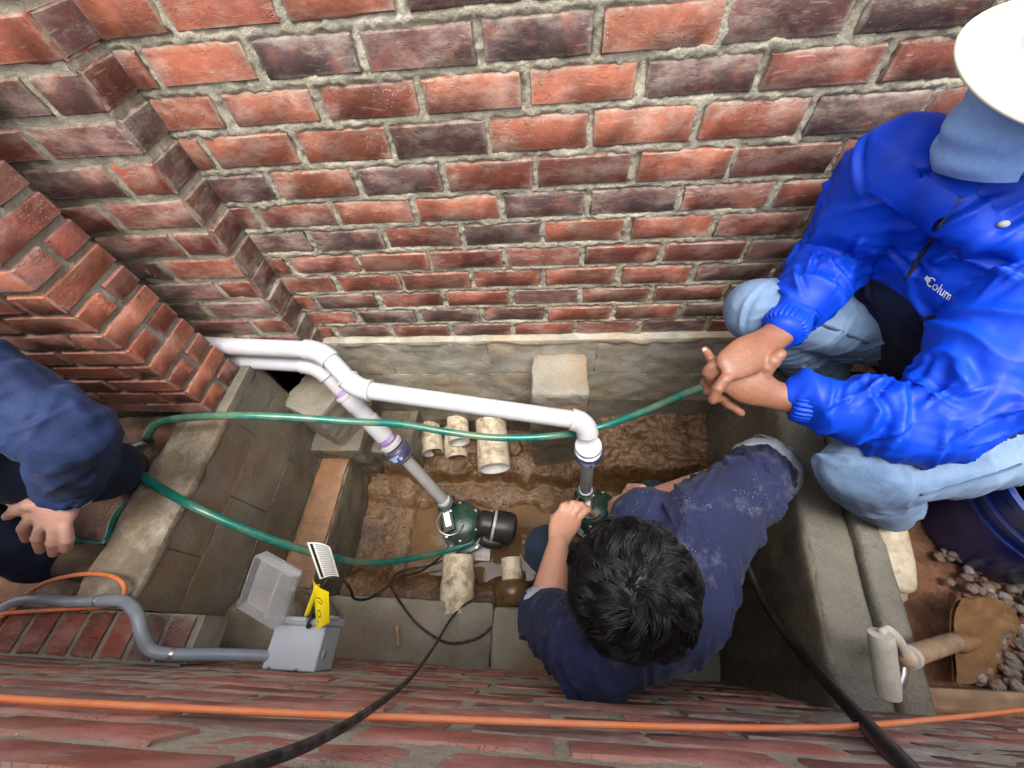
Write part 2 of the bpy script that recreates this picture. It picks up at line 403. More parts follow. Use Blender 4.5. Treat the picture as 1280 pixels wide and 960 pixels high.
for i in range(len(BEDS) - 1):
    zc = (BEDS[i] + BEDS[i + 1]) / 2; H = BEDS[i + 1] - BEDS[i] - 0.0125
    off = OFFS[i] if i < len(OFFS) else (0.1 if i % 2 == 0 else -0.02)
    k0 = math.floor((XP - off) / PITCH)
    for k in range(k0, 9):
        xa, xb = off + k * PITCH, off + (k + 1) * PITCH
        xa, xb = xa + random.gauss(0, 0.003), xb + random.gauss(0, 0.003)
        xa = max(xa, XP - 0.004)
        if xb - xa < 0.05 or xa > 1.75: continue
        L = xb - xa - 0.0135; L = round(L / 0.006) * 0.006
        Hq = round(H / 0.002) * 0.002
        brick(bw, (xa + xb) / 2, zc + random.gauss(0, 0.0012), DB, L, Hq, 0.09, tone_at((xa + xb) / 2, zc), mat=M_BRICK)

pier = thing('brick_pier', 'brick pier with a toothed corner projecting from the red wall, beside the white pipes', 'brick pier', (-1.4, YP + 0.06, 0.85))
core = MB(); core.box((-1.55, 1.02, 1.34), (0.69, 0.18, 0.48)); core.build('core', M_MORTAR, pier, False)
mortar_sheet('mortar', pier, M_MORTAR, -2.2, XP - 0.004, BEDS[0] - 0.01, BEDS[-1], YP + 0.0055, '-Y', 220, 150, 0.0034, 5)
mortar_sheet('mortar', pier, M_MORTAR, YP + 0.004, DB + 0.01, BEDS[0] - 0.01, BEDS[-1], XP - 0.005, '+X', 24, 150, 0.004, 6)
for i in range(len(BEDS) - 1):
    zc = (BEDS[i] + BEDS[i + 1]) / 2; H = round((BEDS[i + 1] - BEDS[i] - 0.0125) / 0.002) * 0.002
    first = 0.208 if i % 2 else 0.100
    x = XP
    for k in range(7):
        L = first if k == 0 else 0.208
        t = random.choice(RED + [DARK[1], DARK[2], (0.13, 0.05, 0.045)])
        brick(pier, x - L / 2, zc, YP, L, H, 0.10, t, mat=M_BRICK)
        if k == 0:                                         # the return of the corner brick
            brick(pier, YP + 0.008 + 0.052, zc, XP + 0.0035, 0.102, H, 0.06, random.choice(DARK + [RED[3], (0.11, 0.085, 0.068)]), '+X', mat=M_BRICK)
        x -= L + 0.0135

# the end of the left-hand wall
XE, YE0, YE1, ZE0, CE = -1.05, 0.555, 0.738, 0.952, 0.0636
we = kind(thing('brick_wall', 'orange brick wall end with crisp recessed joints, standing on the block wall', 'brick wall', (XE - 0.3, YE0 + 0.1, 0.95)), 'thing')
core = MB(); core.box((XE - 0.62, (YE0 + YE1) / 2, 1.58), (0.60, (YE1 - YE0) / 2 - 0.018, 0.64)); core.build('core', M_MORTAR2, we, False)
mortar_sheet('mortar', we, M_MORTAR2, YE0 + 0.008, YE1 - 0.008, ZE0 - 0.004, ZE0 + CE * 17, XE - 0.009, '+X', 36, 160, 0.0025, 8)
mortar_sheet('mortar', we, M_MORTAR2, XE - 1.2, XE - 0.008, ZE0 - 0.004, ZE0 + CE * 17, YE0 + 0.009, '-Y', 160, 160, 0.0025, 9)
SAND = [(0.30, 0.085, 0.045), (0.27, 0.075, 0.045), (0.33, 0.10, 0.055), (0.24, 0.065, 0.042), (0.22, 0.085, 0.065)]
for i in range(17):
    zc = ZE0 + CE * (i + 0.5); H = 0.054; W = YE1 - YE0
    if i % 2 == 0:                                          # two stretchers side by side: their ends show
        brick(we, YE0 + W * 0.25 - 0.002, zc, XE, W / 2 - 0.011, H, 0.03, random.choice(SAND), '+X', mat=M_BRICK2)
        brick(we, YE0 + W * 0.75 + 0.002, zc, XE, W / 2 - 0.011, H, 0.03, random.choice(SAND), '+X', mat=M_BRICK2); x = XE; first = 0.19
    else:
        brick(we, (YE0 + YE1) / 2, zc, XE, W - 0.003, H, 0.06, random.choice(SAND), '+X', mat=M_BRICK2); x = XE; first = 0.092
    for k in range(4):
        L = first if k == 0 else 0.19
        brick(we, x - 0.002 - L / 2, zc, YE0, L - 0.004, H, 0.06, random.choice(SAND), mat=M_BRICK2); x -= L + 0.011

# the near wall, below the camera
YF = -0.09
fw = kind(thing('brick_wall', 'low red brick wall hung with a taut orange cord, opposite the tall one', 'brick wall', (0, YF - 0.1, 0.84)), 'thing')
core = MB(); core.box((0, YF - 0.12, 1.31), (2.1, 0.10, 0.45)); core.build('core', M_MORTAR, fw, False)
mortar_sheet('mortar', fw, mat_mortar('mortar_pale', (0.50, 0.45, 0.35), (0.64, 0.60, 0.50)), -2.1, 2.1, 0.2, 1.74, YF - 0.0016, '+Y', 420, 190, 0.0018, 12)
for i in range(18):
    zc = 0.25 + 0.0805 * (i + 0.5); off = random.uniform(-0.02, 0.02) + (0.11 if i % 2 else 0.0)
    lo, hi = (-1.02, 0.60) if zc < 0.82 else (-1.75 + 0.9 * (zc - 0.82), 1.5 - 0.6 * (zc - 0.82))
    for k in range(-9, 9):
        xa = off + k * PITCH + random.gauss(0, 0.004)
        if xa < lo - 0.1 or xa > hi - 0.1: continue
        t = random.choice([(0.40, 0.145, 0.115), (0.37, 0.13, 0.10), (0.42, 0.155, 0.12), (0.34, 0.13, 0.11), (0.21, 0.125, 0.115)])
        brick(fw, xa + PITCH / 2, zc, YF, 0.208, 0.068, 0.06, t, '+Y', mat=M_BRICK)
for k in range(-24, 24): brick(fw, k * 0.076, YF - 0.11, 1.80, 0.066, 0.23, 0.07, random.choice(RED), '+Z', mat=M_BRICK)   # rowlock cap

# brick sill at the left, under the cable conduit
sill = thing('brick_sill', 'row of bricks on edge along the near wall, under the grey conduit', 'brick sill', (-1.25, -0.02, 0.80))
core = MB(); core.box((-1.28, -0.036, 0.845), (0.43, 0.05, 0.045)); core.build('core', M_MORTAR2, sill, False)
mortar_sheet('mortar', sill, M_MORTAR2, -1.70, -0.86, YF - 0.0, 0.014, 0.893, '+Z', 120, 12, 0.002, 14)
for k in range(11):
    o = brick(sill, -0.895 - k * 0.0745, -0.037, 0.90, 0.061, 0.098, 0.05, random.choice([(0.23, 0.055, 0.035), (0.25, 0.07, 0.045), (0.19, 0.05, 0.036)] if k > 1 else DARK[1:] + [(0.17, 0.12, 0.10)]), '+Z', mat=M_BRICK2)

# ------------------------------------------------------------------ ground, pit
M_CMU = mat_concrete('block_grey', (0.25, 0.23, 0.185), (0.14, 0.128, 0.10), stain=(0.24, 0.14, 0.07), stain_amt=0.65, rough=0.7, wet=0.35, specks=0.5, off=0)
M_CMU_D = mat_concrete('block_dark_wet', (0.19, 0.168, 0.125), (0.095, 0.082, 0.06), stain=(0.17, 0.105, 0.055), stain_amt=0.5, wet=0.6, specks=0.3)
M_COPE = mat_concrete('coping_tan', (0.29, 0.235, 0.165), (0.13, 0.10, 0.07), stain=(0.25, 0.16, 0.08), stain_amt=0.5, lightc=(0.48, 0.45, 0.38), light_amt=0.75, specks=0.6)
M_PARGE = mat_concrete('parge_back', (0.44, 0.40, 0.325), (0.23, 0.21, 0.17), stain=(0.33, 0.22, 0.10), stain_amt=0.7, lightc=(0.42, 0.40, 0.35), light_amt=0.6, specks=0.2, sc=1.3, off=0)
M_PARGE_D = mat_concrete('parge_dark', (0.21, 0.19, 0.145), (0.10, 0.09, 0.068), stain=(0.25, 0.16, 0.085), stain_amt=0.55, wet=0.5, specks=0.15, streak=True)
M_CURB = mat_concrete('curb_grey', (0.20, 0.185, 0.145), (0.105, 0.097, 0.076), stain=(0.25, 0.20, 0.135), stain_amt=0.3, wet=0.25, specks=0.35)
M_LEDGE = mat_concrete('ledge_grey', (0.33, 0.305, 0.245), (0.18, 0.165, 0.13), stain=(0.28, 0.17, 0.085), stain_amt=0.7, specks=0.7)
M_STEP = mat_concrete('clay_step', (0.34, 0.17, 0.08), (0.17, 0.085, 0.042), stain=(0.16, 0.12, 0.08), stain_amt=0.4, wet=0.4, specks=0.9)
def mat_mud():
    t = NT('wet_mud')
    c = t.mix(t.noise(6, 6, 0.62, lo=0.32, hi=0.68), (0.066, 0.031, 0.011), (0.175, 0.09, 0.037))
    c = t.mix(t.math('MULTIPLY', t.noise(21, 5, 0.6, lo=0.5, hi=0.7), 0.6), c, (0.24, 0.14, 0.07))
    c = t.mix(t.math('MULTIPLY', t.noise(160, 3, lo=0.5, hi=0.75), 0.5), c, (0.045, 0.024, 0.011))
    t.bump(t.math('ADD', t.noise(90, 5, 0.65), t.math('MULTIPLY', t.noise(26, 4, 0.6, dist=1.2), 1.8)), 0.006, 0.9)
    return t.fin(c, t.math('MULTIPLY', t.ramp(t.noise(15, 4), 0.34, 0.9), 0.62), 0.6)
M_MUD = mat_mud()
def mat_dirt():
    t = NT('red_dirt')
    c = t.mix(t.noise(5, 6, 0.62, lo=0.3, hi=0.7), (0.15, 0.065, 0.033), (0.33, 0.155, 0.085))
    c = t.mix(t.math('MULTIPLY', t.noise(30, 5, 0.65, lo=0.48, hi=0.7), 0.55), c, (0.40, 0.21, 0.125))
    c = t.mix(t.math('MULTIPLY', t.noise(140, 3, lo=0.5, hi=0.75), 0.5), c, (0.08, 0.035, 0.018))
    t.bump(t.math('ADD', t.noise(80, 6, 0.7), t.math('MULTIPLY', t.noise(22, 4, 0.6), 1.8)), 0.009, 1.0)
    return t.fin(c, t.ramp(t.noise(9, 4), 0.2, 0.9), 0.4)
M_DIRT = mat_dirt()

def ground_patch(name, x0, x1, y0, y1, z, mat, nx, ny, amp, seed, extra=None):
    mb = MB()
    def fn(u, v):
        x = x0 + (x1 - x0) * u; y = y0 + (y1 - y0) * v; p = np.stack([x * 7, y * 7, 0 * x + seed], 1)
        h = z + fbm(p, seed, 5) * amp
        if extra is not None: h = extra(x, y, h)
        return np.stack([x, y, h], 1)
    mb.grid(nx, ny, fn); return kind(mb.build(name, mat), 'structure')

far = MB(); R = 250.0
for x0, x1, y0, y1 in ((-R, -2.2, -R, R), (2.2, R, -R, R), (-2.2, 2.2, -R, YF - 0.06), (-2.2, 2.2, 0.99, R)):
    far.add([(x0, y0, 0.76), (x1, y0, 0.76), (x1, y1, 0.76), (x0, y1, 0.76)], [(0, 1, 2, 3)])
kind(far.build('ground', M_DIRT), 'structure')
ground_patch('ground_left', -2.25, -1.10, -0.10, 0.62, 0.80, M_DIRT, 90, 60, 0.03, 3)
def right_h(x, y, h):
    h = h + 0.02 * np.clip((x - 0.8) * 1.5, 0, 1)
    return h
ground_patch('ground_right', 0.70, 2.25, -0.10, 0.95, 0.79, M_DIRT, 220, 150, 0.055, 5, right_h)

def smooth(a, b, x): t = np.clip((x - a) / (b - a), 0, 1); return t * t * (3 - 2 * t)
def floor_h(x, y, h):
    p = np.stack([x * 11, y * 11, 0 * x], 1); q = np.stack([x * 42, y * 30, 0 * x], 1)
    n1 = fbm(p, 31, 4)
    # clay shelf against the back wall, higher at the right, broken edge
    e = 0.655 + n1 * 0.055 - 0.03 * smooth(0.1, 0.4, x)
    top = 0.13 + 0.15 * smooth(0.05, 0.35, x) + 0.02 * n1
    h = h + smooth(e - 0.03, e + 0.03, y) * top
    h = h + 0.05 * smooth(0.50, 0.58, y + 0.04 * n1) * (1 - smooth(e - 0.03, e, y))
    # rippled heap of wet clay at the second pump
    b = smooth(0.0, 0.12, x) * smooth(0.28, 0.40, y)
    h = h + b * (0.045 + 0.009 * np.abs(vnoise(q, 44)) + 0.01 * n1)
    # low bank at the left of the sump
    h = h + 0.06 * (1 - smooth(-0.80, -0.69, x + 0.03 * n1)) + 0.03 * (1 - smooth(-0.67, -0.62, x + 0.03 * n1))
    h = h + 0.06 * (1 - smooth(0.16, 0.26, y + 0.05 * n1)) 
    return h
ground_patch('pit_floor', -0.92, 0.76, -0.02, 0.93, 0.0, M_MUD, 300, 170, 0.018, 21, floor_h)
tw = NT('muddy_water'); tw.bump(tw.noise(28, 3, 0.5, dist=0.6), 0.002, 0.25)
M_WATER = tw.fin(tw.mix(tw.noise(5, 4, lo=0.35, hi=0.65), (0.10, 0.055, 0.025), (0.19, 0.115, 0.058)), 0.035, 0.5)
w = MB(); w.add([(-0.80, 0.1, 0.021), (0.1, 0.1, 0.021), (0.1, 0.66, 0.021), (-0.80, 0.66, 0.021)], [(0, 1, 2, 3)])
kind(w.build('puddle', M_WATER), 'structure')

def rough_block(parent, lo, hi, mat, res=0.02, amp=0.004, seed=0, name='block', rot=0.0, rnd=0.012, smooth_sh=True):
    """a cast block: subdivided box with rounded arrises and a rough skin"""
    lo = np.asarray(lo, float); hi = np.asarray(hi, float); c = (lo + hi) / 2; h = (hi - lo) / 2; mb = MB()
    for a in range(3):
        b, d = (a + 1) % 3, (a + 2) % 3
        nb, nd = max(3, int(h[b] * 2 / res)), max(3, int(h[d] * 2 / res)); nb, nd = min(nb, 60), min(nd, 60)
        for s in (-1, 1):
            def fn(u, v, a=a, b=b, d=d, s=s):
                p = np.zeros((len(u), 3)); p[:, a] = s * h[a]; p[:, b] = (u * 2 - 1) * h[b]; p[:, d] = (v * 2 - 1) * h[d]
                inner = np.clip(p, -(h - rnd), h - rnd); dlt = p - inner; L = np.linalg.norm(dlt, axis=1)[:, None]
                q = inner + dlt / np.maximum(L, 1e-9) * np.minimum(L, rnd)
                nrm = dlt / np.maximum(L, 1e-9)
                n = fbm((q + c) * 26 + seed * 7.7, seed, 4)[:, None] * amp * 2 + fbm((q + c) * 7 + seed, seed + 3, 2)[:, None] * amp
                return q + nrm * n
            mb.grid(nb, nd, fn, flip=(s < 0))
    if rot:
        cs, sn = math.cos(rot), math.sin(rot); Rm = np.array([[cs, sn, 0], [-sn, cs, 0], [0, 0, 1]])
        mb.v = [x @ Rm for x in mb.v]
    mb.v = [x + c for x in mb.v]
    return mb.build(name, mat, parent)

# left block wall with coping
XL = -1.02
lw = thing('block_wall', 'grey concrete block wall with tan coping lining the pit under the brick wall end', 'block wall', (-1.1, 0.3, 0.0))
for j, (z0, z1) in enumerate(((0.785, 0.925), (0.582, 0.782), (0.38, 0.579), (0.17, 0.377))):
    ys = [0.016, 0.16, 0.555, 0.775] if j % 2 == 0 else [0.016, 0.345, 0.775]
    for a, b in zip(ys[:-1], ys[1:]):
        rough_block(lw, (-1.175, a + 0.0004, z0 - 0.001), (XL + random.uniform(-0.002, 0.001), b - 0.0004, z1 + 0.001), M_CMU if j < 2 else M_CMU_D, 0.025, 0.0022, 50 + j * 5 + int(a * 10), rnd=0.0035)
fill = MB(); fill.box((-1.10, 0.395, 0.545), (0.073, 0.374, 0.36)); fill.build('fill', M_CMU_D, lw, False)
rough_block(lw, (-1.182, 0.02, 0.915), (XL + 0.004, 0.56, 0.942), M_COPE, 0.015, 0.004, 71, 'coping')
rough_block(lw, (-1.182, 0.562, 0.915), (XL + 0.001, 0.778, 0.949), M_CMU, 0.02, 0.002, 72, 'coping', rnd=0.006)
# clay-covered footing step at its foot and the lower face
st = thing('concrete_footing', 'stepped footing with a strip of orange clay along the block wall', 'footing', (-0.95, 0.35, 0.0))
rough_block(st, (-1.03, 0.02, 0.05), (-0.878, 0.655, 0.372), M_CMU_D, 0.02, 0.004, 81, 'footing')
rough_block(st, (-1.015, 0.12, 0.365), (-0.884, 0.648, 0.384), M_STEP, 0.015, 0.005, 82, 'clay_strip')
rough_block(st, (-0.885, 0.03, -0.05), (-0.80, 0.66, 0.075), M_PARGE_D, 0.02, 0.006, 83, 'footing')
rough_block(st, (-0.80, 0.05, -0.05), (-0.735, 0.60, 0.045), M_STEP, 0.02, 0.007, 84, 'footing')
# tipped block behind, under the pipes
tb = rough_block(None, (-1.02, 0.685, 0.44), (-0.82, 0.885, 0.715), M_LEDGE, 0.014, 0.004, 91, 'concrete_block', rot=math.radians(-24))
tag(tb, 'loose grey concrete block with a tan broken top wedged under the white pipes', 'block')
rb = thing('rubble_bank', 'dark broken concrete and soil filling the corner under the tipped block', 'rubble', (-0.9, 0.75, 0.2))
rough_block(rb, (-1.2, 0.64, 0.2), (-0.80, 0.95, 0.47), M_CMU_D, 0.016, 0.007, 92, 'lump', rnd=0.012)
rough_block(rb, (-2.0, 0.75, 0.45), (-1.15, 0.9, 0.74), M_CMU_D, 0.03, 0.012, 93, 'lump', rnd=0.03)
rough_block(rb, (-0.95, 0.68, 0.05), (-0.62, 0.95, 0.36), M_CMU_D, 0.016, 0.009, 94, 'lump', rnd=0.014)

# foundation under the back wall: parged block courses and a pilaster stub
fb = thing('foundation_wall', 'stained parged block foundation under the tall brick wall, with a square stub', 'foundation', (0.0, 0.9, 0.2))
fill = MB(); fill.box((0.3, 1.0, 0.5), (1.3, 0.09, 0.372)); fill.build('fill', M_PARGE_D, fb, False)
for j, (z0, z1) in enumerate(((0.672, 0.868), (0.468, 0.668), (0.265, 0.464))):
    xs = [-1.0, -0.62, -0.22, 0.19, 0.6, 1.0] if j % 2 == 0 else [-1.0, -0.8, -0.4, 0.0, 0.4, 0.8, 1.0]
    for a, b in zip(xs[:-1], xs[1:]):
        rough_block(fb, (a - 0.001, 0.898 + random.uniform(-0.001, 0.001), z0), (b + 0.001, 0.99, z1 + 0.002), M_PARGE if j < 2 else M_CMU, 0.018, 0.0045, 100, rnd=0.003)
rough_block(fb, (-1.0, 0.893, 0.855), (1.0, 0.94, 0.885), M_PARGE, 0.012, 0.006, 131, 'mortar_lip', rnd=0.012)
rough_block(fb, (-0.055, 0.715, 0.60), (0.155, 0.905, 0.80), M_LEDGE, 0.012, 0.004, 132, 'stub_cap', rnd=0.02)
rough_block(fb, (-0.065, 0.722, 0.05), (0.165, 0.905, 0.602), M_CMU_D, 0.02, 0.004, 133, 'stub', rnd=0.012)

# near footing ledge
fl = thing('concrete_footing', 'grey concrete ledge with separate blocks along the foot of the low near wall', 'footing', (0, 0, 0))
rough_block(fl, (-0.89, YF - 0.03, 0.0), (-0.205, 0.115, 0.25), M_LEDGE, 0.02, 0.005, 141, 'ledge', rnd=0.014)
rough_block(fl, (-0.20, YF - 0.03, 0.10), (0.005, 0.098, 0.30), M_LEDGE, 0.014, 0.003, 142, 'block', rnd=0.018)
rough_block(fl, (0.012, YF - 0.03, 0.05), (0.42, 0.09, 0.27), M_LEDGE, 0.02, 0.003, 143, 'block')
rough_block(fl, (0.425, YF - 0.03, 0.07), (0.62, 0.10, 0.275), M_LEDGE, 0.016, 0.003, 144, 'block', rnd=0.012)
mh = rough_block(None, (-1.05, YF - 0.04, 0.20), (-0.80, 0.10, 0.62), M_LEDGE, 0.014, 0.008, 146, 'mortar_heap', rnd=0.09)
tag(mh, 'rounded hump of grey mortar in the corner of the pit, below the outlet box', 'mortar')

# right curb: two strips slightly skewed to the walls, rendered inner face
rc = thing('concrete_curb', 'grey concrete curb in two strips along the right side of the pit', 'curb', (0.7, 0.2, 0.0))
def skew_strip(name, off0, off1, z0, z1, mat, seed, y0=YF, y1=0.905):
    mb = MB(); q = lambda y: 0.594 + 0.157 * y
    prof = [(off0, z0), (off0, (z0 + z1) / 2), (off0, z1 - 0.012), (off0 + 0.004, z1 - 0.004), (off0 + 0.012, z1), ((off0 + off1) / 2, z1), (off1 - 0.012, z1), (off1 - 0.004, z1 - 0.004), (off1, z1 - 0.012), (off1, z0)]
    pr = []
    for a, b in zip(prof[:-1], prof[1:]):
        n = max(1, int(math.hypot(b[0] - a[0], b[1] - a[1]) / 0.025)); pr += [(a[0] + (b[0] - a[0]) * k / n, a[1] + (b[1] - a[1]) * k / n) for k in range(n)]
    pr.append(prof[-1]); pr = np.array(pr); ny = 50
    def fn(u, v):
        i = np.clip(np.round(v * (len(pr) - 1)).astype(int), 0, len(pr) - 1); y = y0 + (y1 - y0) * u
        x = q(y) + pr[i, 0]; z = pr[i, 1]; n = fbm(np.stack([x * 22, y * 22, z * 22], 1), seed, 4) * 0.009
        return np.stack([x - n * 0.7, y, z + n * 0.5 * (z > z0 + 0.1)], 1)
    mb.grid(ny, len(pr), fn); mb.add(np.vstack([[q(y0) + a, y0, b] for a, b in pr]), [tuple(range(len(pr)))]); return mb.build(name, mat, rc)
skew_strip('inner_strip', 0.0, 0.112, -0.05, 0.90, M_PARGE_D, 151)
skew_strip('curb_top', 0.004, 0.11, 0.86, 0.9035, M_CURB, 154)
skew_strip('outer_strip', 0.115, 0.178, 0.60, 0.915, M_CURB, 152)

# clods of clay lying about on the pit floor
mb = MB(); cs_ = MB(); cs_.sphere((0, 0, 0), 1, 8, 6); cv0 = np.vstack(cs_.v); rg = np.random.default_rng(8)
for k in range(190):
    x, y = rg.uniform(-0.72, 0.62), rg.uniform(0.14, 0.86); z = float(floor_h(np.array([x]), np.array([y]), np.array([0.0]))[0]); r = rg.uniform(0.004, 0.011) * (1.7 if rg.random() < 0.08 else 1)
    if z < 0.02 and rg.random() < 0.6: continue
    mb.add(cv0 * r * np.array([1, rg.uniform(0.6, 1), rg.uniform(0.5, 0.8)]) * (1 + rg.normal(0, 0.12, cv0.shape)) + [x, y, z + r * 0.2], cs_.f)
o = kind(mb.build('mud_clods', M_MUD), 'stuff'); o['label'] = 'small clods of wet clay strewn over the pit floor'; o['category'] = 'clods'
# ------------------------------------------------------------------ pipes, pumps, cords
MUDC = (0.20, 0.11, 0.05)
M_PVC = mat_plain('white_pvc', (0.48, 0.48, 0.505), 0.32, 0.5, 0.03, (0.38, 0.32, 0.25), 0.55, dsc=7)
M_PVCG = mat_plain('grey_pvc', (0.26, 0.255, 0.25), 0.42, 0.5, 0.06, (0.17, 0.13, 0.10), 0.4)
M_PRIMER = mat_plain('purple_primer', (0.30, 0.19, 0.42), 0.45, 0.5, 0.2, (0.66, 0.6, 0.68), 0.5)
M_VALVE = mat_plain('blue_rubber', (0.042, 0.05, 0.115), 0.38, 0.5, 0.15, (0.16, 0.12, 0.11), 0.35)
M_VALVE_L = mat_plain('blue_label', (0.28, 0.33, 0.55), 0.45, 0.5, 0.05)
M_STEEL = mat_plain('steel', (0.55, 0.55, 0.54), 0.3, 0.5, 0.1, (0.2, 0.13, 0.08), 0.4, Metallic=0.9)
M_GREEN = mat_plain('green_casting', (0.006, 0.040, 0.029), 0.28, 0.5, 0.2, (0.11, 0.065, 0.035), 0.6, bump=0.4, bsc=120)
M_BLACK = mat_plain('black_rubber', (0.013, 0.013, 0.014), 0.42, 0.4, 0.15, (0.10, 0.07, 0.05), 0.3, bump=0.2)
M_CORD = mat_plain('black_cord', (0.011, 0.011, 0.012), 0.5, 0.4, 0.1, (0.16, 0.14, 0.12), 0.5, dsc=60)
M_HOSE = mat_plain('green_hose', (0.004, 0.125, 0.095), 0.25, 0.5, 0.1, (0.26, 0.24, 0.12), 0.55, dsc=7)
M_ORANGE = mat_plain('orange_cord', (0.70, 0.195, 0.065), 0.45, 0.45, 0.06, (0.66, 0.38, 0.25), 0.35, dsc=14)
M_CONDUIT = mat_plain('grey_conduit', (0.21, 0.24, 0.275), 0.36, 0.5, 0.05, (0.36, 0.36, 0.36), 0.35)
M_BOX = mat_plain('grey_box', (0.45, 0.48, 0.52), 0.4, 0.5, 0.03, (0.36, 0.36, 0.37), 0.25)
M_MUDPIPE = mat_plain('muddy_pipe', (0.62, 0.54, 0.40), 0.5, 0.4, 0.1, (0.24, 0.135, 0.05), 0.97, bump=1.0, bsc=45, dsc=26)
M_HUB = mat_plain('brown_hub', (0.12, 0.065, 0.026), 0.25, 0.5, 0.3, (0.10, 0.06, 0.025), 0.6, bump=0.3)
M_PVC_IN = mat_plain('pipe_inside', (0.68, 0.67, 0.62), 0.4, 0.5, 0.05, (0.4, 0.28, 0.16), 0.4)
def mat_clear():
    t = NT('clear_plastic'); t.offset(3)
    sp = t.math('MULTIPLY', t.ramp(t.voro(190), 0.22, 0.12), t.noise(30, 3, lo=0.45, hi=0.6))
    c = t.mix(sp, (0.93, 0.95, 0.97), (0.12, 0.12, 0.12)); t.fin(c, 0.16, 0.5)
    t.b.inputs['Transmission Weight'].default_value = 0.8; t.b.inputs['IOR'].default_value = 1.3; t.b.inputs['Alpha'].default_value = 0.6; return t.m
M_CLEAR = mat_clear()
M_YELLOW = mat_plain('yellow_tag', (0.83, 0.66, 0.012), 0.4, 0.5, 0.05)
M_LABEL = mat_plain('white_label', (0.78, 0.76, 0.68), 0.45, 0.4, 0.03)
M_INK = mat_plain('black_ink', (0.015, 0.015, 0.016), 0.5, 0.4, 0.0)
M_INKG = mat_plain('grey_ink', (0.23, 0.23, 0.26), 0.5, 0.4, 0.0)

def pipe_path(pts, n=6): return spline(pts, n)
def elbow(a, b, c, r, n=7):
    """rounded corner from a towards c through b"""
    a, b, c = map(np.asarray, (a, b, c)); t = np.linspace(0, 1, n)[:, None]; return (1 - t) ** 2 * a + 2 * t * (1 - t) * b + t ** 2 * c
def toward(a, b, d): return np.asarray(a) + unit(np.asarray(b) - a) * d
def seg(parent, name, a, b, r, mat, n=20, r2=None):
    mb = MB(); a, b = np.asarray(a), np.asarray(b); mb.loft([a, b], [r, r2 or r], n); return mb.build(name, mat, parent, sharp=40)
def ring(parent, name, p, axis, r, w, mat, rim=0.004):
    mb = MB(); ax = unit(axis); mb.lathe([(r - rim, -w / 2), (r, -w / 2 + rim * 0.6), (r, w / 2 - rim * 0.6), (r - rim, w / 2)], p, ax, 24); return mb.build(name, mat, parent, sharp=50)

RP = 0.0295
# upper line: along the wall, over to the second pump
A0, A1, A2 = at(262, 432, y=0.775), at(402, 438, y=0.775), at(446, 486, 1.27)
A3 = at(733, 527, 1.235); A4 = at(735.5, 556, 1.27); A5 = at(732, 612, 1.60)
pa = thing('drain_pipe', 'white plastic pipe crossing the pit from the wall end to the far pump', 'pipe', tuple(A5))
A0b = A0 + (A0 - A1) * 0.6
seg(pa, 'pipe', A0b, toward(A1, A0, 0.05), RP, M_PVC)
mb = MB(); el = elbow(toward(A1, A0, 0.055), A1, toward(A1, A2, 0.05), 0); mb.loft(el, RP + 0.0055, 22); mb.build('elbow', M_PVC, pa, sharp=50)
seg(pa, 'pipe', toward(A1, A2, 0.04), toward(A2, A1, 0.03), RP, M_PVC)
mb = MB(); el = elbow(toward(A2, A1, 0.042), A2, toward(A2, A3, 0.045), 0); mb.loft(el, RP + 0.0055, 22); mb.build('elbow', M_PVC, pa, sharp=50)
ring(pa, 'collar', toward(A2, A1, 0.042), A1 - A2, RP + 0.008, 0.012, M_PVC); ring(pa, 'collar', toward(A2, A3, 0.045), A3 - A2, RP + 0.008, 0.01, M_PVC)
seg(pa, 'pipe', toward(A2, A3, 0.04), toward(A3, A2, 0.04), RP, M_PVC)
mb = MB(); el = elbow(toward(A3, A2, 0.05), A3, toward(A3, A4, 0.048), 0, 9); mb.loft(el, RP + 0.0065, 24); mb.build('elbow', M_PVC, pa, sharp=50)
def check_valve(parent, p, axis):
    ax = unit(axis)
    ring(parent, 'collar', p - ax * 0.030, ax, RP + 0.014, 0.022, M_PVC, 0.006)
    mb = MB(); R0 = RP + 0.010
    mb.lathe([(R0, -0.026), (R0 + 0.008, -0.018), (R0 + 0.010, 0.0), (R0 + 0.008, 0.02), (R0 - 0.004, 0.034), (0.026, 0.044)], p + ax * 0.012, ax, 28)
    v = mb.build('check_valve', M_VALVE, parent, sharp=50)
    # raised pale flow label on the side that faces the sky
    side = unit(np.array([-0.15, -0.75, 0.65]) - ax * np.dot(ax, [-0.15, -0.75, 0.65])); w = np.cross(ax, side); mb = MB()
    for (s0, s1, t0, t1) in ((-0.5, 0.5, -0.008, 0.002), (-0.2, 0.25, 0.002, 0.016), (-0.62, -0.38, 0.006, 0.018)):
        def fn(u, v_):
            ang = s0 + (s1 - s0) * u; hh = t0 + (t1 - t0) * v_ + 0.012
            return p + np.outer(hh, ax) + np.outer(np.cos(ang), side) * (R0 + 0.0112) + np.outer(np.sin(ang), w) * (R0 + 0.0112)
        mb.grid(8, 3, fn)
    mb.build('flow_label', M_VALVE_L, v)
    for k in (-0.022, 0.03): ring(parent, 'clamp', p + ax * (0.012 + k), ax, R0 + (0.004 if k > 0 else 0.0075), 0.007, M_STEEL, 0.001)
ax = unit(A5 - A4); check_valve(pa, A4 + ax * 0.04, ax)
seg(pa, 'riser', A4 + ax * 0.07, A5, 0.0245, M_PVCG); ring(pa, 'collar', A5 - ax * 0.004, ax, 0.029, 0.014, M_PVC)

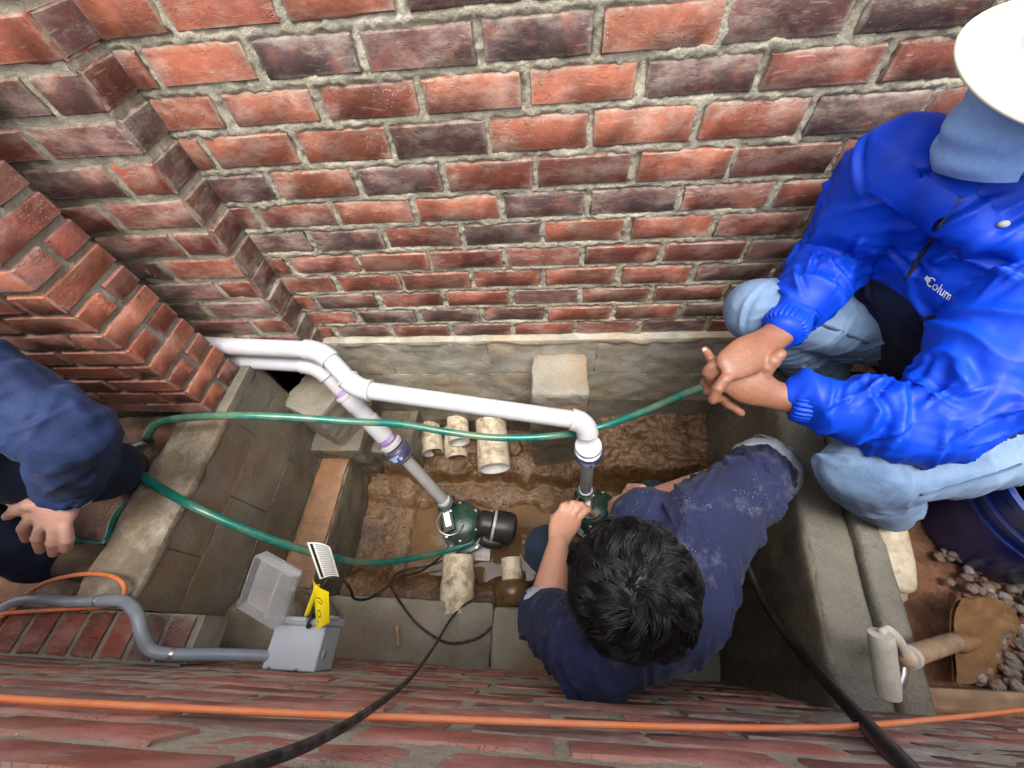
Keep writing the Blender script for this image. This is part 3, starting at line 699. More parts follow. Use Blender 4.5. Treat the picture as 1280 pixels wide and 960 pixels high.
B0, B1, B5 = at(275, 449, y=0.775), at(398, 456, y=0.775), at(556, 627, 1.65)
pb = thing('drain_pipe', 'white plastic pipe with purple primer bands slanting down to the near pump', 'pipe', tuple(B5))
seg(pb, 'pipe', B0 + (B0 - B1) * 0.6, toward(B1, B0, 0.05), RP, M_PVC)
mb = MB(); mb.loft(elbow(toward(B1, B0, 0.055), B1, toward(B1, B5, 0.05), 0), RP + 0.0055, 22); mb.build('elbow', M_PVC, pb, sharp=50)
bx = unit(B5 - B1); Lb = np.linalg.norm(B5 - B1)
seg(pb, 'pipe', B1 + bx * 0.04, B1 + bx * 0.14, RP, M_PVC)
ring(pb, 'primer_band', B1 + bx * 0.125, bx, RP + 0.0012, 0.02, M_PRIMER, 0.001)
ring(pb, 'collar', B1 + bx * 0.142, bx, RP + 0.009, 0.016, M_PVC)
mb = MB(); mb.lathe([(RP + 0.006, 0.145), (RP + 0.0065, 0.20), (RP + 0.003, 0.205), (RP + 0.003, 0.26), (RP + 0.0065, 0.264), (RP + 0.006, 0.36), (RP, 0.364)], B1, bx, 26); mb.build('coupling', M_PVC, pb, sharp=40)
ring(pb, 'primer_band', B1 + bx * 0.372, bx, RP + 0.004, 0.02, M_PRIMER, 0.001)
check_valve(pb, B1 + bx * 0.43, bx)
seg(pb, 'riser', B1 + bx * 0.47, B5 + bx * 0.01, 0.0245, M_PVCG); ring(pb, 'collar', B5 - bx * 0.004, bx, 0.029, 0.014, M_PVC)

def pump(label, c, disch, rot):
    """submersible sump pump: volute base, domed green motor housing, discharge boss, label plate, wire bail"""
    c = np.asarray(c, float); root = thing('sump_pump', label, 'pump', tuple(c), 'sump pumps'); cs, sn = math.cos(rot), math.sin(rot)
    L = lambda x, y, z: c + np.array([x * cs - y * sn, x * sn + y * cs, z])
    mb = MB(); mb.lathe([(0.075, 0.0), (0.092, 0.006), (0.096, 0.05), (0.092, 0.075), (0.105, 0.08), (0.105, 0.095), (0.088, 0.1)], c, n=32); mb.build('volute', M_GREEN, root, sharp=35)
    mb = MB(); mb.lathe([(0.082, 0.098), (0.083, 0.17), (0.080, 0.20), (0.088, 0.203), (0.088, 0.215), (0.080, 0.222), (0.060, 0.236), (0.03, 0.243), (0.0, 0.245)], c, n=32)
    m = mb.build('motor_housing', M_GREEN, root, sharp=35)
    for k in range(6):
        a = k * math.pi / 3 + 0.3; b = MB(); b.lathe([(0.0085, 0), (0.0085, 0.006), (0.005, 0.008), (0, 0.008)], L(0.078 * math.cos(a), 0.078 * math.sin(a), 0.216), n=6); b.build('bolt', M_STEEL, m, False)
    for k in range(5):
        a = k * 2 * math.pi / 5; b = MB(); b.lathe([(0.009, 0), (0.009, 0.007), (0, 0.008)], L(0.097 * math.cos(a), 0.097 * math.sin(a), 0.094), n=6); b.build('bolt', M_STEEL, root, False)
    d = np.asarray(disch, float); q = c + np.array([0, 0, 0.06]); b = MB()
    b.loft(spline([q + (d - q) * [0.55, 0.55, 0.0], np.array([d[0], d[1], c[2] + 0.08]) , d + [0, 0, -0.05], d + [0, 0, 0.005]], 5), [0.05] * 5 + [0.043] * 5 + [0.036] * 5 + [0.036], 20)
    bo = b.build('discharge', M_GREEN, root, sharp=40)
    b = MB()
    for k in range(8):
        a = k * math.pi / 4; b.box(d + np.array([0.036 * math.cos(a), 0.036 * math.sin(a), -0.02]), (0.006, 0.003, 0.028), [[math.cos(a), math.sin(a), 0], [-math.sin(a), math.cos(a), 0], [0, 0, 1]])
    b.build('rib', M_GREEN, bo, False)
    # bridge with the name plate, and the steel bail around it
    m1 = L(-0.045, 0.015, 0.252); axm = [[cs, sn, 0], [-sn, cs, 0], [0, 0, 1]]
    b = MB(); b.box(m1 - [0, 0, 0.012], (0.026, 0.05, 0.016), axm, bev=0.004); br = b.build('bracket', M_GREEN, root, False)
    b = MB(); b.box(m1 + [0, 0, 0.006], (0.013, 0.031, 0.0022), axm, bev=0.001); b.build('name_plate', M_LABEL, br, False)
    b = MB(); th = np.linspace(math.radians(70), math.radians(330), 22)
    b.loft([L(-0.035 + 0.055 * math.cos(t), 0.0 + 0.055 * math.sin(t), 0.248 + 0.022 * math.sin((t - 1.2) / 4.5 * math.pi)) for t in th], 0.0035, 8); b.build('bail_handle', M_STEEL, root)
    for s in (-1, 1):
        b = MB(); b.lathe([(0.012, 0), (0.012, 0.016), (0.007, 0.02), (0, 0.02)], L(-0.045 + 0.02 * s, 0.0, 0.238) + np.array([0, 0.0, 0.0]) + np.array([-sn, cs, 0]) * 0.05 * s, n=10); b.build('cord_gland', M_STEEL, root)
    return root
paver = rough_block(None, (-0.475, 0.29, 0.0), (-0.26, 0.52, 0.045), mat_plain('plastic_base', (0.55, 0.50, 0.47), 0.4, 0.5, 0.1, (0.19, 0.085, 0.055), 0.9, dsc=14), 0.02, 0.003, 161, 'pump_base', rnd=0.006)
tag(paver, 'mud-smeared white square slab under the near pump', 'slab')
pump('green cast iron sump pump on a muddy slab, below the slanting pipe', (-0.372, 0.41, 0.04), (B5[0], B5[1], 0.32), math.radians(20))
pump('green cast iron sump pump half hidden by the shoulder of the worker in the pit', (0.215, 0.475, 0.04), (A5[0], A5[1], 0.335), math.radians(-10))
# black float switch beside the near pump
fs = thing('float_switch', 'black round float switch with a pale band beside the near pump', 'float switch', (-0.2, 0.40, 0.1))
f0, f1 = at(598, 653, 1.68), at(641, 662, 1.68); fx = unit(f1 - f0); fl_ = np.linalg.norm(f1 - f0)
mb = MB(); mb.lathe([(0.025, -0.02), (0.05, 0.0), (0.056, 0.02), (0.056, 0.055), (0.066, 0.06), (0.070, 0.072), (0.070, fl_ - 0.02), (0.065, fl_), (0.045, fl_ + 0.012), (0, fl_ + 0.014)], f0, fx, 30); mb.build('body', M_BLACK, fs, sharp=40)
ring(fs, 'band', f0 + fx * 0.068, fx, 0.0705, 0.012, mat_plain('pale_band', (0.36, 0.34, 0.30), 0.4, 0.5, 0.1, (0.1, 0.08, 0.06), 0.5), 0.001)
mb = MB(); mb.loft(spline([f0 + [0.02, -0.06, -0.01], f0 + [0.05, -0.075, -0.02], f0 + [0.10, -0.07, -0.03]], 5), 0.028, 14); mb.build('outlet', M_BLACK, fs)

# old drain stubs
def stub(name, label, a, b, r, mat, inner=True, rough=0.004, seed=0, hub=None):
    a, b = np.asarray(a, float), np.asarray(b, float); ax = unit(b - a); L = np.linalg.norm(b - a); mb = MB(); n = 40
    u = unit(np.cross(ax, [0.3, 1, 0.2])); w = np.cross(ax, u)
    def tube(rr, h0, h1, m, flip, am):
        def fn(s, t):
            ang = s * 2 * math.pi; h = h0 + (h1 - h0) * t; nn = fbm(np.stack([np.cos(ang) * 2.2, np.sin(ang) * 2.2, h * 30], 1), seed, 3) * am
            return a + np.outer(h, ax) + np.outer(np.cos(ang) * (rr + nn), u) + np.outer(np.sin(ang) * (rr + nn), w)
        mb.grid(n, m, fn, flip)
    tube(r, 0, L, 18, False, rough)
    o_root = mb.build(name, mat); tag(o_root, label, 'pipe', 'old drain stubs')
    m2 = MB()
    def rim(s, t):
        ang = s * 2 * math.pi; rr = r - 0.008 * t; return a + np.outer(L + 0.0005 - 0 * s, ax) + np.outer(np.cos(ang) * rr, u) + np.outer(np.sin(ang) * rr, w)
    m2.grid(n, 2, rim)
    def ins(s, t):
        ang = s * 2 * math.pi; rr = r - 0.008; h = L - 0.5 * L * t; return a + np.outer(h, ax) + np.outer(np.cos(ang) * rr, u) + np.outer(np.sin(ang) * rr, w)
    m2.grid(n, 4, ins, True); m2.add(a + np.outer(np.full(n, L * 0.5), ax) + np.outer(np.cos(np.linspace(0, 2 * math.pi, n)), u) * (r - 0.008) + np.outer(np.sin(np.linspace(0, 2 * math.pi, n)), w) * (r - 0.008), [tuple(range(n))])
    m2.build('bore', M_PVC_IN, o_root)
    if hub:
        m3 = MB(); m3.lathe([(r * 1.15, -0.02), (r * 1.75, -0.01), (r * 1.85, hub * 0.5), (r * 1.7, hub - 0.012), (r * 1.1, hub)], a, ax, 30); m3.build('hub', M_HUB, o_root)
    return o_root
stub('drain_stub', 'wide mud-stained white drain pipe stub sticking out of the foundation', at(612, 505, z=0.235), at(618, 586, z=0.215), 0.078, M_MUDPIPE, seed=1, rough=0.0015)
stub('drain_stub', 'mud-caked pipe stub right next to the widest stub, above another', at(570, 505, z=0.27), at(574, 553, z=0.26), 0.052, M_MUDPIPE, seed=2, rough=0.006)
stub('drain_stub', 'mud-caked pipe stub lying under the stub beside the widest one', at(568, 535, z=0.16), at(571, 573, z=0.145), 0.055, M_MUDPIPE, seed=3, rough=0.01)
stub('drain_stub', 'short mud-caked pipe stub between two others and the slanting pipe', at(534, 520, z=0.20), at(541, 566, z=0.18), 0.055, M_MUDPIPE, seed=4, rough=0.009)
stub('drain_stub', 'pale crusted pipe stub partly behind the slanting white pipe', at(505, 515, z=0.24), at(503, 555, z=0.22), 0.055, M_MUDPIPE, seed=5, rough=0.01)
stub('drain_stub', 'mud-caked pipe end rising from the near ledge by the near pump', at(571, 768, z=0.19), at(573, 696, z=0.19), 0.068, M_MUDPIPE, seed=6, rough=0.008)
stub('drain_stub', 'narrow pale pipe in a brown hub beside the crouching worker\'s knee', at(642, 752, z=0.22), at(639, 698, z=0.22), 0.042, M_MUDPIPE, seed=7, rough=0.003, hub=0.075)
for k, (u, v, z, r) in enumerate(((520, 548, 0.17, 0.05), (555, 560, 0.13, 0.05), (592, 560, 0.13, 0.045), (640, 560, 0.13, 0.05), (488, 575, 0.14, 0.05), (690, 572, 0.12, 0.04))):
    p = at(u, v, z=z); o = rough_block(None, p - r, p + [r, r, r * 0.6], M_MUD, 0.012, 0.012, 170 + k, 'mud_lump', rnd=r * 0.55)
    tag(o, ['wet clay lump between the crusted and the short drain stubs', 'wet clay lump under the pair of stacked drain stubs', 'wet clay lump against the side of the widest stub', 'wet clay lump between the widest stub and the square stub', 'wet clay lump at the foot of the slanting white pipe', 'small wet clay lump at the foot of the square concrete stub'][k], 'mud', 'clay lumps by the drain stubs')

def cord(name, label, pts, r, mat, n=8, sides=10, cat='cord', group=None, rad=None):
    mb = MB(); P = spline(pts, n); mb.loft(P, r if rad is None else spline(np.array(rad)[:, None], n)[:, 0], sides, round_cap=True); o = mb.build(name, mat); return tag(o, label, cat, group)
# garden hose: pump, over the coping, round on the ground, back across the pit
hz = [at(590, 678, 1.66), at(560, 688, 1.62), at(520, 697, 1.52), at(460, 704, 1.36), at(400, 693, 1.22), at(330, 671, 1.13), at(250, 637, 1.08), at(195, 607, 1.10), at(169, 588, 1.125)]
hz += [np.array(p) for p in ((-1.255, 0.375, 0.90), (-1.30, 0.345, 0.835), (-1.33, 0.26, 0.825))] + [at(128, 681, z=0.825), at(75, 664, z=0.825)]
hz += [np.array(p) for p in ((-1.62, 0.30, 0.825), (-1.58, 0.45, 0.825), (-1.40, 0.50, 0.83), (-1.29, 0.485, 0.89))] + [at(184, 546, 1.19)]
hz += [at(202, 527, 1.165), at(270, 520, 1.13), at(350, 521, 1.15), at(440, 527, 1.2), at(500, 530, 1.25), at(560, 540, 1.28), at(620, 547, 1.28), at(690, 545, 1.28), at(745, 535, 1.32), at(800, 516, 1.27), at(850, 495, 1.2), at(890, 480, 1.14), at(940, 466, 1.13), at(1000, 462, 1.17), at(1060, 468, 1.17), at(1130, 470, 1.2)]
cord('garden_hose', 'green garden hose looping over the left coping and across the pit', hz, 0.0118, M_HOSE, 8, 12, 'hose')
YC = YF + 0.009
oc = [at(u, v, y=YC) for u, v in ((-330, 838), (-200, 851), (-90, 863), (0, 873), (200, 884), (400, 893), (640, 902), (860, 909), (1000, 910), )] + [at(1070, 908, 0.5), at(1150, 901, 0.56), at(1220, 894, 0.63), at(1280, 887, 0.7), at(1350, 878, 0.78)]
cord('orange_cord', 'taut orange cord running along the low near brick wall', oc, 0.0037, M_ORANGE, 8, 10)
zc_ = [at(u, v, z=z) for u, v, z in ((-60, 775, 0.915), (0, 767, 0.915), (70, 762, 0.92), (135, 757, 0.93), (153, 747, 0.95), (154, 730, 0.97), (135, 719, 0.97), (100, 718, 0.96), (60, 727, 0.94), (32, 744, 0.92), (18, 760, 0.912), (-30, 790, 0.91))]
cord('orange_cord', 'loop of orange cord lying over the grey conduit on the brick sill', zc_, 0.0052, M_ORANGE, 8, 10)
cn = [at(u, v, z=z) for u, v, z in ((5, 760, 0.915), (25, 751, 0.918), (50, 748, 0.93), (85, 752, 0.932), (125, 751, 0.958), (155, 752, 0.962))] + [at(171, 768, 0.90), at(177, 792, 0.885), at(188, 812, 0.885), at(215, 818, 0.89), at(270, 818, 0.925), at(338, 820, 0.965)]
cdt = tag(bpy.data.objects.new('cable_conduit', None), 'bent grey flexible conduit running from the brick sill to the outlet box', 'conduit'); COL.objects.link(cdt); cdt.location = cn[0]; ROOT[cdt.name] = tuple(cn[0])
mb = MB(); mb.loft(spline(cn, 8), 0.0132, 14); mb.build('tube', M_CONDUIT, cdt)
for k in (4, 9): ring(cdt, 'strap', cn[k] , cn[k + 1] - cn[k - 1], 0.0145, 0.008, M_STEEL, 0.001)
seg(cdt, 'connector', cn[-1] - unit(cn[-1] - cn[-2]) * 0.012, cn[-1] + unit(cn[-1] - cn[-2]) * 0.015, 0.019, M_CONDUIT)

# outlet box with clear cover
bx0, bx1, byf, bzt = -0.695, -0.560, 0.004, 0.835
K = 1.30
ob = thing('outlet_box', 'grey weatherproof outlet box on the near wall with its clear cover swung open', 'outlet box', ((bx0 + bx1) / 2, YF, 1.07))
mb = MB(); mb.box(((bx0 + bx1) / 2, (YF + byf) / 2, bzt - 0.045), ((bx1 - bx0) / 2, (byf - YF) / 2, 0.045), bev=0.003); bd = mb.build('body', M_BOX, ob, False)
mb = MB(); mb.box(((bx0 + bx1) / 2 + 0.001, byf + 0.009, bzt - 0.045), ((bx1 - bx0) / 2 + 0.004, 0.009, 0.05), bev=0.004); fr = mb.build('cover_frame', M_BOX, ob, False)
mb = MB(); mb.box(((bx0 + bx1) / 2 - 0.005, byf + 0.012, bzt + 0.006), (0.022, 0.005, 0.005), bev=0.002); mb.build('latch', M_BOX, fr, False)
mb = MB(); mb.box((bx1 + 0.003, byf + 0.02, bzt - 0.03), (0.006, 0.004, 0.02), bev=0.002); mb.build('latch', M_BOX, fr, False)
for k in (0.02, 0.09):
    mb = MB(); mb.lathe([(0.003, 0), (0.003, 0.006), (0, 0.006)], (bx0 + k, YF + 0.004, bzt), n=8); mb.build('screw', M_STEEL, bd)
mb = MB(); mb.lathe([(0.011, 0), (0.011, 0.0008), (0, 0.0008)], (bx1 + 0.0, YF + 0.035, bzt - 0.03), (1, 0, 0), 20); mb.build('knockout', M_BOX, bd)
mb = MB(); mb.box(((bx0 + bx1) / 2, byf + 0.0185, bzt - 0.045), (0.042, 0.002, 0.026)); mb.build('socket_face', M_BLACK, fr, False)
# clear bubble cover: open tray hinged on the left end of the frame
h = at(352, 780, 0.735 * K); cu = unit(at(375, 716, 0.735 * K) - at(352, 782, 0.735 * K)); cw = unit(at(292, 775, 0.76 * K) - at(350, 783, 0.735 * K)); cw = unit(cw - cu * np.dot(cw, cu)); cn_ = np.cross(cu, cw)
cv = MB(); Lc, Wc, Dc, th = 0.135, 0.118, 0.036, 0.0025; axc = np.array([cu, cw, cn_])
def cb(c0, hh, name=None):
    cv.box(h + np.asarray(c0) @ axc, hh, axc, bev=0.0008)
cb((Lc / 2, Wc / 2, 0), (Lc / 2, Wc / 2, th / 2)); cb((Lc / 2, 0, Dc / 2 - 0.01), (Lc / 2, th / 2, Dc / 2)); cb((Lc / 2, Wc, Dc / 2 - 0.01), (Lc / 2, th / 2, Dc / 2))
cb((0, Wc / 2, Dc / 2 - 0.01), (th / 2, Wc / 2, Dc / 2)); cb((Lc, Wc / 2, Dc / 2 - 0.01), (th / 2, Wc / 2, Dc / 2))
cb((Lc / 2, 0.045, 0.004), (Lc / 2 + 0.004, 0.004, 0.004)); cb((Lc + 0.003, 0.02, 0.01), (0.004, 0.03, 0.006))
cl = cv.build('clear_cover', M_CLEAR, ob, False)
cv = MB()
for a in (0.012, 0.09): cv.loft([h + np.array([a, 0.0, 0.006]) @ axc, h + np.array([a + 0.014, 0.0, 0.006]) @ axc], 0.007, 12)
cv.build('hinge', M_CLEAR, cl)

# black cord in the box, with its tags
tagpts = [np.array([-0.60, 0.03, 0.80]), at(385, 784, 0.745 * K), at(392, 762, 0.755 * K), at(402, 735, 0.77 * K), at(414, 722, 0.785 * K), at(430, 727, 0.80 * K), at(438, 737, 0.83 * K), at(443, 748, 1.13), at(458, 749, 1.2), at(475, 740, 1.1), at(500, 722, 1.35), at(530, 712, 1.6), at(556, 690, 1.75), at(565, 668, 1.72)]
cord('power_cord', 'thin black power cord leaving the outlet box through a yellow tag', tagpts, 0.0042, M_CORD, 8, 8)
pl = MB(); q0, q1 = np.array([-0.60, 0.025, 0.80]), at(388, 770, 0.75 * K); pl.loft(spline([q0, (q0 + q1) / 2, q1], 5), np.interp(np.linspace(0, 1, 11), [0, 0.3, 1], [0.013, 0.011, 0.006]), 14); tag(pl.build('plug', M_BLACK), 'black ribbed plug in the outlet box', 'plug')
def sheet(name, label, c4, mat, bulge=0.01, cat='tag', nu=12, nv=10, thick=0.0006):
    """thin bent card from four corners (a b c d), bulging along its normal"""
    a, b, c, d = [np.asarray(x, float) for x in c4]; nrm = unit(np.cross(b - a, d - a)); mb = MB()
    def surf(u, v, off=0.0):
        U, V = u[:, None], v[:, None]; p = a * (1 - U) * (1 - V) + b * U * (1 - V) + c * U * V + d * (1 - U) * V
        return p + nrm * (np.sin(np.pi * U) * bulge + off)
    mb.grid(nu, nv, lambda u, v: surf(u, v)); mb.grid(nu, nv, lambda u, v: surf(u, v, -thick), True)
    o = mb.build(name, mat); tag(o, label, cat); return o, surf
lb, ls = sheet('cord_label', 'curled white printed label with a black stripe, tied on the thin cord', [at(384, 678, 0.76 * K), at(413, 684, 0.755 * K), at(424, 721, 0.77 * K), at(400, 724, 0.775 * K)], M_LABEL, 0.008)
def ink_on(surf, root, name, mat, quads, off):
    mb = MB()
    for u0, v0, u1, v1, w in quads:
        n = 7; t = np.linspace(0, 1, n); U = u0 + (u1 - u0) * t; V = v0 + (v1 - v0) * t; d = unit(np.array([u1 - u0, v1 - v0])); nx, ny = -d[1] * w, d[0] * w
        A = surf(np.clip(U - nx, 0, 1), np.clip(V - ny, 0, 1), off); Bq = surf(np.clip(U + nx, 0, 1), np.clip(V + ny, 0, 1), off)
        mb.add(np.vstack([A, Bq]), [(i, i + 1, n + i + 1, n + i) for i in range(n - 1)])
    return mb.build(name, mat, root)
for off in (0.0006, -0.0013):
    ink_on(ls, lb, 'black_stripe', M_INK, [(0.13, 0.03, 0.13, 0.97, 0.05)], off)
    ink_on(ls, lb, 'print', M_INKG, [(0.26, 0.06 + 0.055 * k, 0.93 - 0.1 * random.random(), 0.06 + 0.055 * k, 0.013) for k in range(17)], off)
yt, ys_ = sheet('cord_tag', 'folded bright yellow warning tag on the thin cord above the outlet box', [at(391, 722, 0.755 * K), at(411, 740, 0.74 * K), at(412, 778, 0.745 * K), at(396, 787, 0.735 * K)], M_YELLOW, -0.010)
for off in (0.0006, -0.0013): ink_on(ys_, yt, 'print', M_INK, [(0.35, 0.30, 0.6, 0.27, 0.012), (0.6, 0.27, 0.75, 0.36, 0.012), (0.45, 0.36, 0.7, 0.42, 0.012), (0.4, 0.6, 0.42, 0.75, 0.012), (0.42, 0.75, 0.62, 0.72, 0.012), (0.62, 0.72, 0.58, 0.58, 0.012), (0.58, 0.58, 0.4, 0.6, 0.012), (0.3, 0.82, 0.45, 0.86, 0.012)], off)
mb = MB()
yq = spline([at(378, 768, 0.74 * K), at(384, 750, 0.745 * K), at(391, 730, 0.75 * K)], 5); yq2 = spline([at(389, 770, 0.735 * K), at(396, 752, 0.74 * K), at(403, 733, 0.745 * K)], 5)
mb.loft((yq + yq2) / 2, np.stack([np.full(len(yq), 0.0095), np.full(len(yq), 0.004)], 1), 14); mb.build('rolled_edge', M_YELLOW, yt)

bc = [at(u, v, k) for u, v, k in ((240, 985, 0.19), (300, 962, 0.23), (400, 924, 0.30), (470, 882, 0.44), (515, 845, 0.78), (543, 808, 1.25))] + [at(u, v, z=0.262) for u, v in ((568, 768), (597, 747), (622, 748), (629, 760), (612, 786), (590, 800), (558, 803), (525, 783), (503, 757))] + [at(u, v, k) for u, v, k in ((489, 730, 1.6), (502, 714, 1.7), (540, 706, 1.72), (575, 690, 1.74))]
bc = [np.array([bc[0][0] - 0.06, -0.36, 1.815]), np.array([bc[0][0] - 0.05, -0.20, 1.82]), np.array([bc[0][0] - 0.03, -0.085, 1.815])] + bc
cord('power_cord', 'black power cord looping on the near ledge beside the light block', bc, 0.0043, M_CORD, 10, 10)
kc = [at(u, v, k) for u, v, k in ((890, 640, 1.4), (915, 672, 1.22), (932, 702, 1.12), (948, 738, 1.06), (975, 782, 0.96), (1010, 826, 0.83), (1060, 882, 0.60), (1110, 936, 0.43), (1150, 980, 0.35), (1180, 1015, 0.30))]
kc = kc + [np.array([kc[-1][0] + 0.03, kc[-1][1] - 0.02, 1.84]), np.array([kc[-1][0] + 0.06, -0.22, 1.83]), np.array([kc[-1][0] + 0.08, -0.38, 1.82])]
cord('black_hose', 'thick black hose rising out of the pit beside the curb', kc, 0.0115, M_BLACK, 10, 14, 'hose')
# ------------------------------------------------------------------ tools and loose things at the right
M_BUCKET = mat_plain('navy_bucket', (0.010, 0.028, 0.19), 0.24, 0.5, 0.12, (0.13, 0.11, 0.07), 0.3, dsc=11)
M_BUCKET_IN = mat_plain('bucket_inside', (0.012, 0.014, 0.03), 0.4, 0.5, 0.2, (0.08, 0.06, 0.04), 0.7)
M_GRIP = mat_plain('worn_grip', (0.50, 0.47, 0.40), 0.6, 0.3, 0.12, (0.25, 0.2, 0.15), 0.6, bump=0.5)
M_SHAFT = mat_plain('ash_shaft', (0.36, 0.23, 0.13), 0.5, 0.4, 0.2, (0.55, 0.48, 0.4), 0.5, dsc=30)
M_BLADE = mat_plain('muddy_blade', (0.21, 0.108, 0.045), 0.55, 0.35, 0.15, (0.17, 0.095, 0.042), 0.85, bump=1.0, bsc=40, dsc=15)
M_WOOD = mat_plain('plank', (0.32, 0.21, 0.12), 0.7, 0.3, 0.25, (0.25, 0.12, 0.07), 0.6)
M_SHOE = mat_plain('dirty_pale_shoe', (0.46, 0.40, 0.30), 0.5, 0.4, 0.08, (0.26, 0.165, 0.08), 0.85, dsc=20)

bk = thing('bucket', 'navy blue plastic bucket with a wire handle on the red dirt', 'bucket', (1.135, 0.295, 0.80)); bc0 = np.array([1.135, 0.295, 0.80])
mb = MB(); mb.lathe([(0.0, 0.004), (0.128, 0.0), (0.133, 0.006), (0.145, 0.165), (0.155, 0.168), (0.156, 0.178), (0.148, 0.181), (0.149, 0.20), (0.158, 0.203), (0.159, 0.213), (0.151, 0.216), (0.153, 0.255), (0.162, 0.258), (0.163, 0.272), (0.156, 0.276), (0.150, 0.273)], bc0, n=48); mb.build('shell', M_BUCKET, bk, sharp=40)
mb = MB(); mb.lathe([(0.150, 0.273), (0.128, 0.012), (0.0, 0.012)], bc0, n=48); mb.build('inside', M_BUCKET_IN, bk, sharp=40)
ear = at(1178, 627, 1.0); ed = unit((ear - bc0) * [1, 1, 0]); eo = bc0 + ed * 0.162 + [0, 0, 0.19]
mb = MB(); mb.box(eo, (0.008, 0.012, 0.02), [ed, [-ed[1], ed[0], 0], [0, 0, 1]], bev=0.003); mb.build('handle_lug', M_LABEL, bk, False)
ed2 = np.array([-ed[1], ed[0], 0]); th = np.linspace(0, math.pi, 24)
mb = MB(); mb.loft([bc0 + ed * 0.168 * math.cos(t) - ed2 * 0.175 * math.sin(t) + [0, 0, 0.19 - 0.12 * math.sin(t)] for t in th], 0.0025, 8); mb.build('wire_handle', M_STEEL, bk)

# spade standing with its grip against the near wall
g0, g1 = at(1101, 792, 0.66), at(1111, 868, 0.66); gm = (g0 + g1) / 2; bl = at(1200, 800, z=0.885); tip = at(1266, 792, z=0.815)
sv = thing('spade', 'mud-caked spade with a worn D-shaped grip leaning on the near wall', 'spade', tuple(tip))
sx = unit(bl - gm); gy = unit(g1 - g0)
mb = MB(); mb.loft([g0 + (g1 - g0) * t for t in np.linspace(0, 1, 7)], [0.0172, 0.0185, 0.018, 0.018, 0.018, 0.0185, 0.0172], 20); mb.build('grip_bar', M_GRIP, sv, sharp=40)
for s in (-1, 1):
    e = gm + gy * s * 0.05; j = gm + sx * 0.09
    mb = MB(); mb.loft(spline([e, e + sx * 0.03 + gy * s * 0.002, gm + sx * 0.07 + gy * s * 0.03, j], 5), np.stack([np.full(16, 0.011), np.full(16, 0.006)], 1), 12, up=gy); mb.build('yoke', M_STEEL if s > 0 else M_GRIP, sv)
mb = MB(); mb.loft([gm + sx * 0.075, gm + sx * 0.10, gm + sx * 0.11, bl + sx * 0.01], [0.014, 0.0185, 0.0165, 0.0165], 16); mb.build('shaft', M_SHAFT, sv)
ring(sv, 'ferrule', gm + sx * 0.098, sx, 0.0195, 0.022, M_GRIP)
bd_ = unit(tip - bl); by = unit(gy - bd_ * np.dot(gy, bd_)); bn = unit(np.cross(bd_, by)); bn = bn if bn[2] > 0 else -bn
mb = MB(); LB = np.linalg.norm(tip - bl) + 0.02
def blade(u, v, sgn):
    l = u; wd = 0.088 * np.where(l < 0.45, 1 - 0.05 * l, np.sqrt(np.clip(1 - ((l - 0.45) / 0.55) ** 2, 0, 1)) * 0.98 + 0.0); s_ = (v * 2 - 1)
    n = fbm(np.stack([l * 6, s_ * 4, 0 * l], 1), 77, 4) * 0.007
    off = -0.012 * (1 - s_ ** 2) * (1 - l) + n + (0.006 if sgn > 0 else -0.001)
    return bl - bd_ * 0.01 + np.outer(l * LB, bd_) + np.outer(s_ * wd, by) + np.outer(off, bn)
mb.grid(30, 24, lambda u, v: blade(u, v, 1)); mb.grid(30, 24, lambda u, v: blade(u, v, -1), True); mb.build('blade', M_BLADE, sv)
mb = MB(); mb.loft([bl - bd_ * 0.025 + bn * 0.008, bl + bd_ * 0.03 + bn * 0.008], [0.02, 0.012], 14, round_cap=True); mb.build('socket', M_BLADE, sv)
mb = MB(); mb.box((1.25, YF + 0.022, 0.805), (0.50, 0.021, 0.045), jit=0.003, bev=0.004); tag(mb.build('wood_plank', M_WOOD, None, False), 'rough wooden plank lying along the near wall by the spade', 'plank')
mb = MB(); wp = at(497, 795, z=0.262); mb.box(wp, (0.006, 0.032, 0.005), [[0.95, 0.3, 0], [-0.3, 0.95, 0], [0, 0, 1]], jit=0.002); tag(mb.build('wood_chip', M_SHAFT, None, False), 'small splinter of wood on the near ledge', 'wood chip')
# gravel
tg = NT('gravel'); gi = tg.n('ShaderNodeNewGeometry'); rp = tg.n('ShaderNodeValToRGB'); tg.L(gi.outputs['Random Per Island'], rp.inputs[0])
for k, (p, c) in enumerate(((0.0, (0.10, 0.095, 0.085)), (0.35, (0.17, 0.145, 0.12)), (0.6, (0.16, 0.085, 0.055)), (0.9, (0.22, 0.195, 0.17)), (1.0, (0.42, 0.39, 0.36)))):
    e = rp.color_ramp.elements[0] if k == 0 else rp.color_ramp.elements[-1] if k == 4 else rp.color_ramp.elements.new(p); e.position = p; e.color = (*c, 1)
tg.bump(tg.noise(140, 4), 0.002, 0.6); M_GRAVEL = tg.fin(tg.mix(tg.math('MULTIPLY', tg.noise(30, 4, lo=0.45, hi=0.7), 0.5), rp.outputs[0], (0.22, 0.11, 0.065)), 0.6, 0.4)
mb = MB(); st8 = MB(); st8.sphere((0, 0, 0), 1, 9, 6); sv0 = np.vstack(st8.v); sf = st8.f
rg = np.random.default_rng(5)
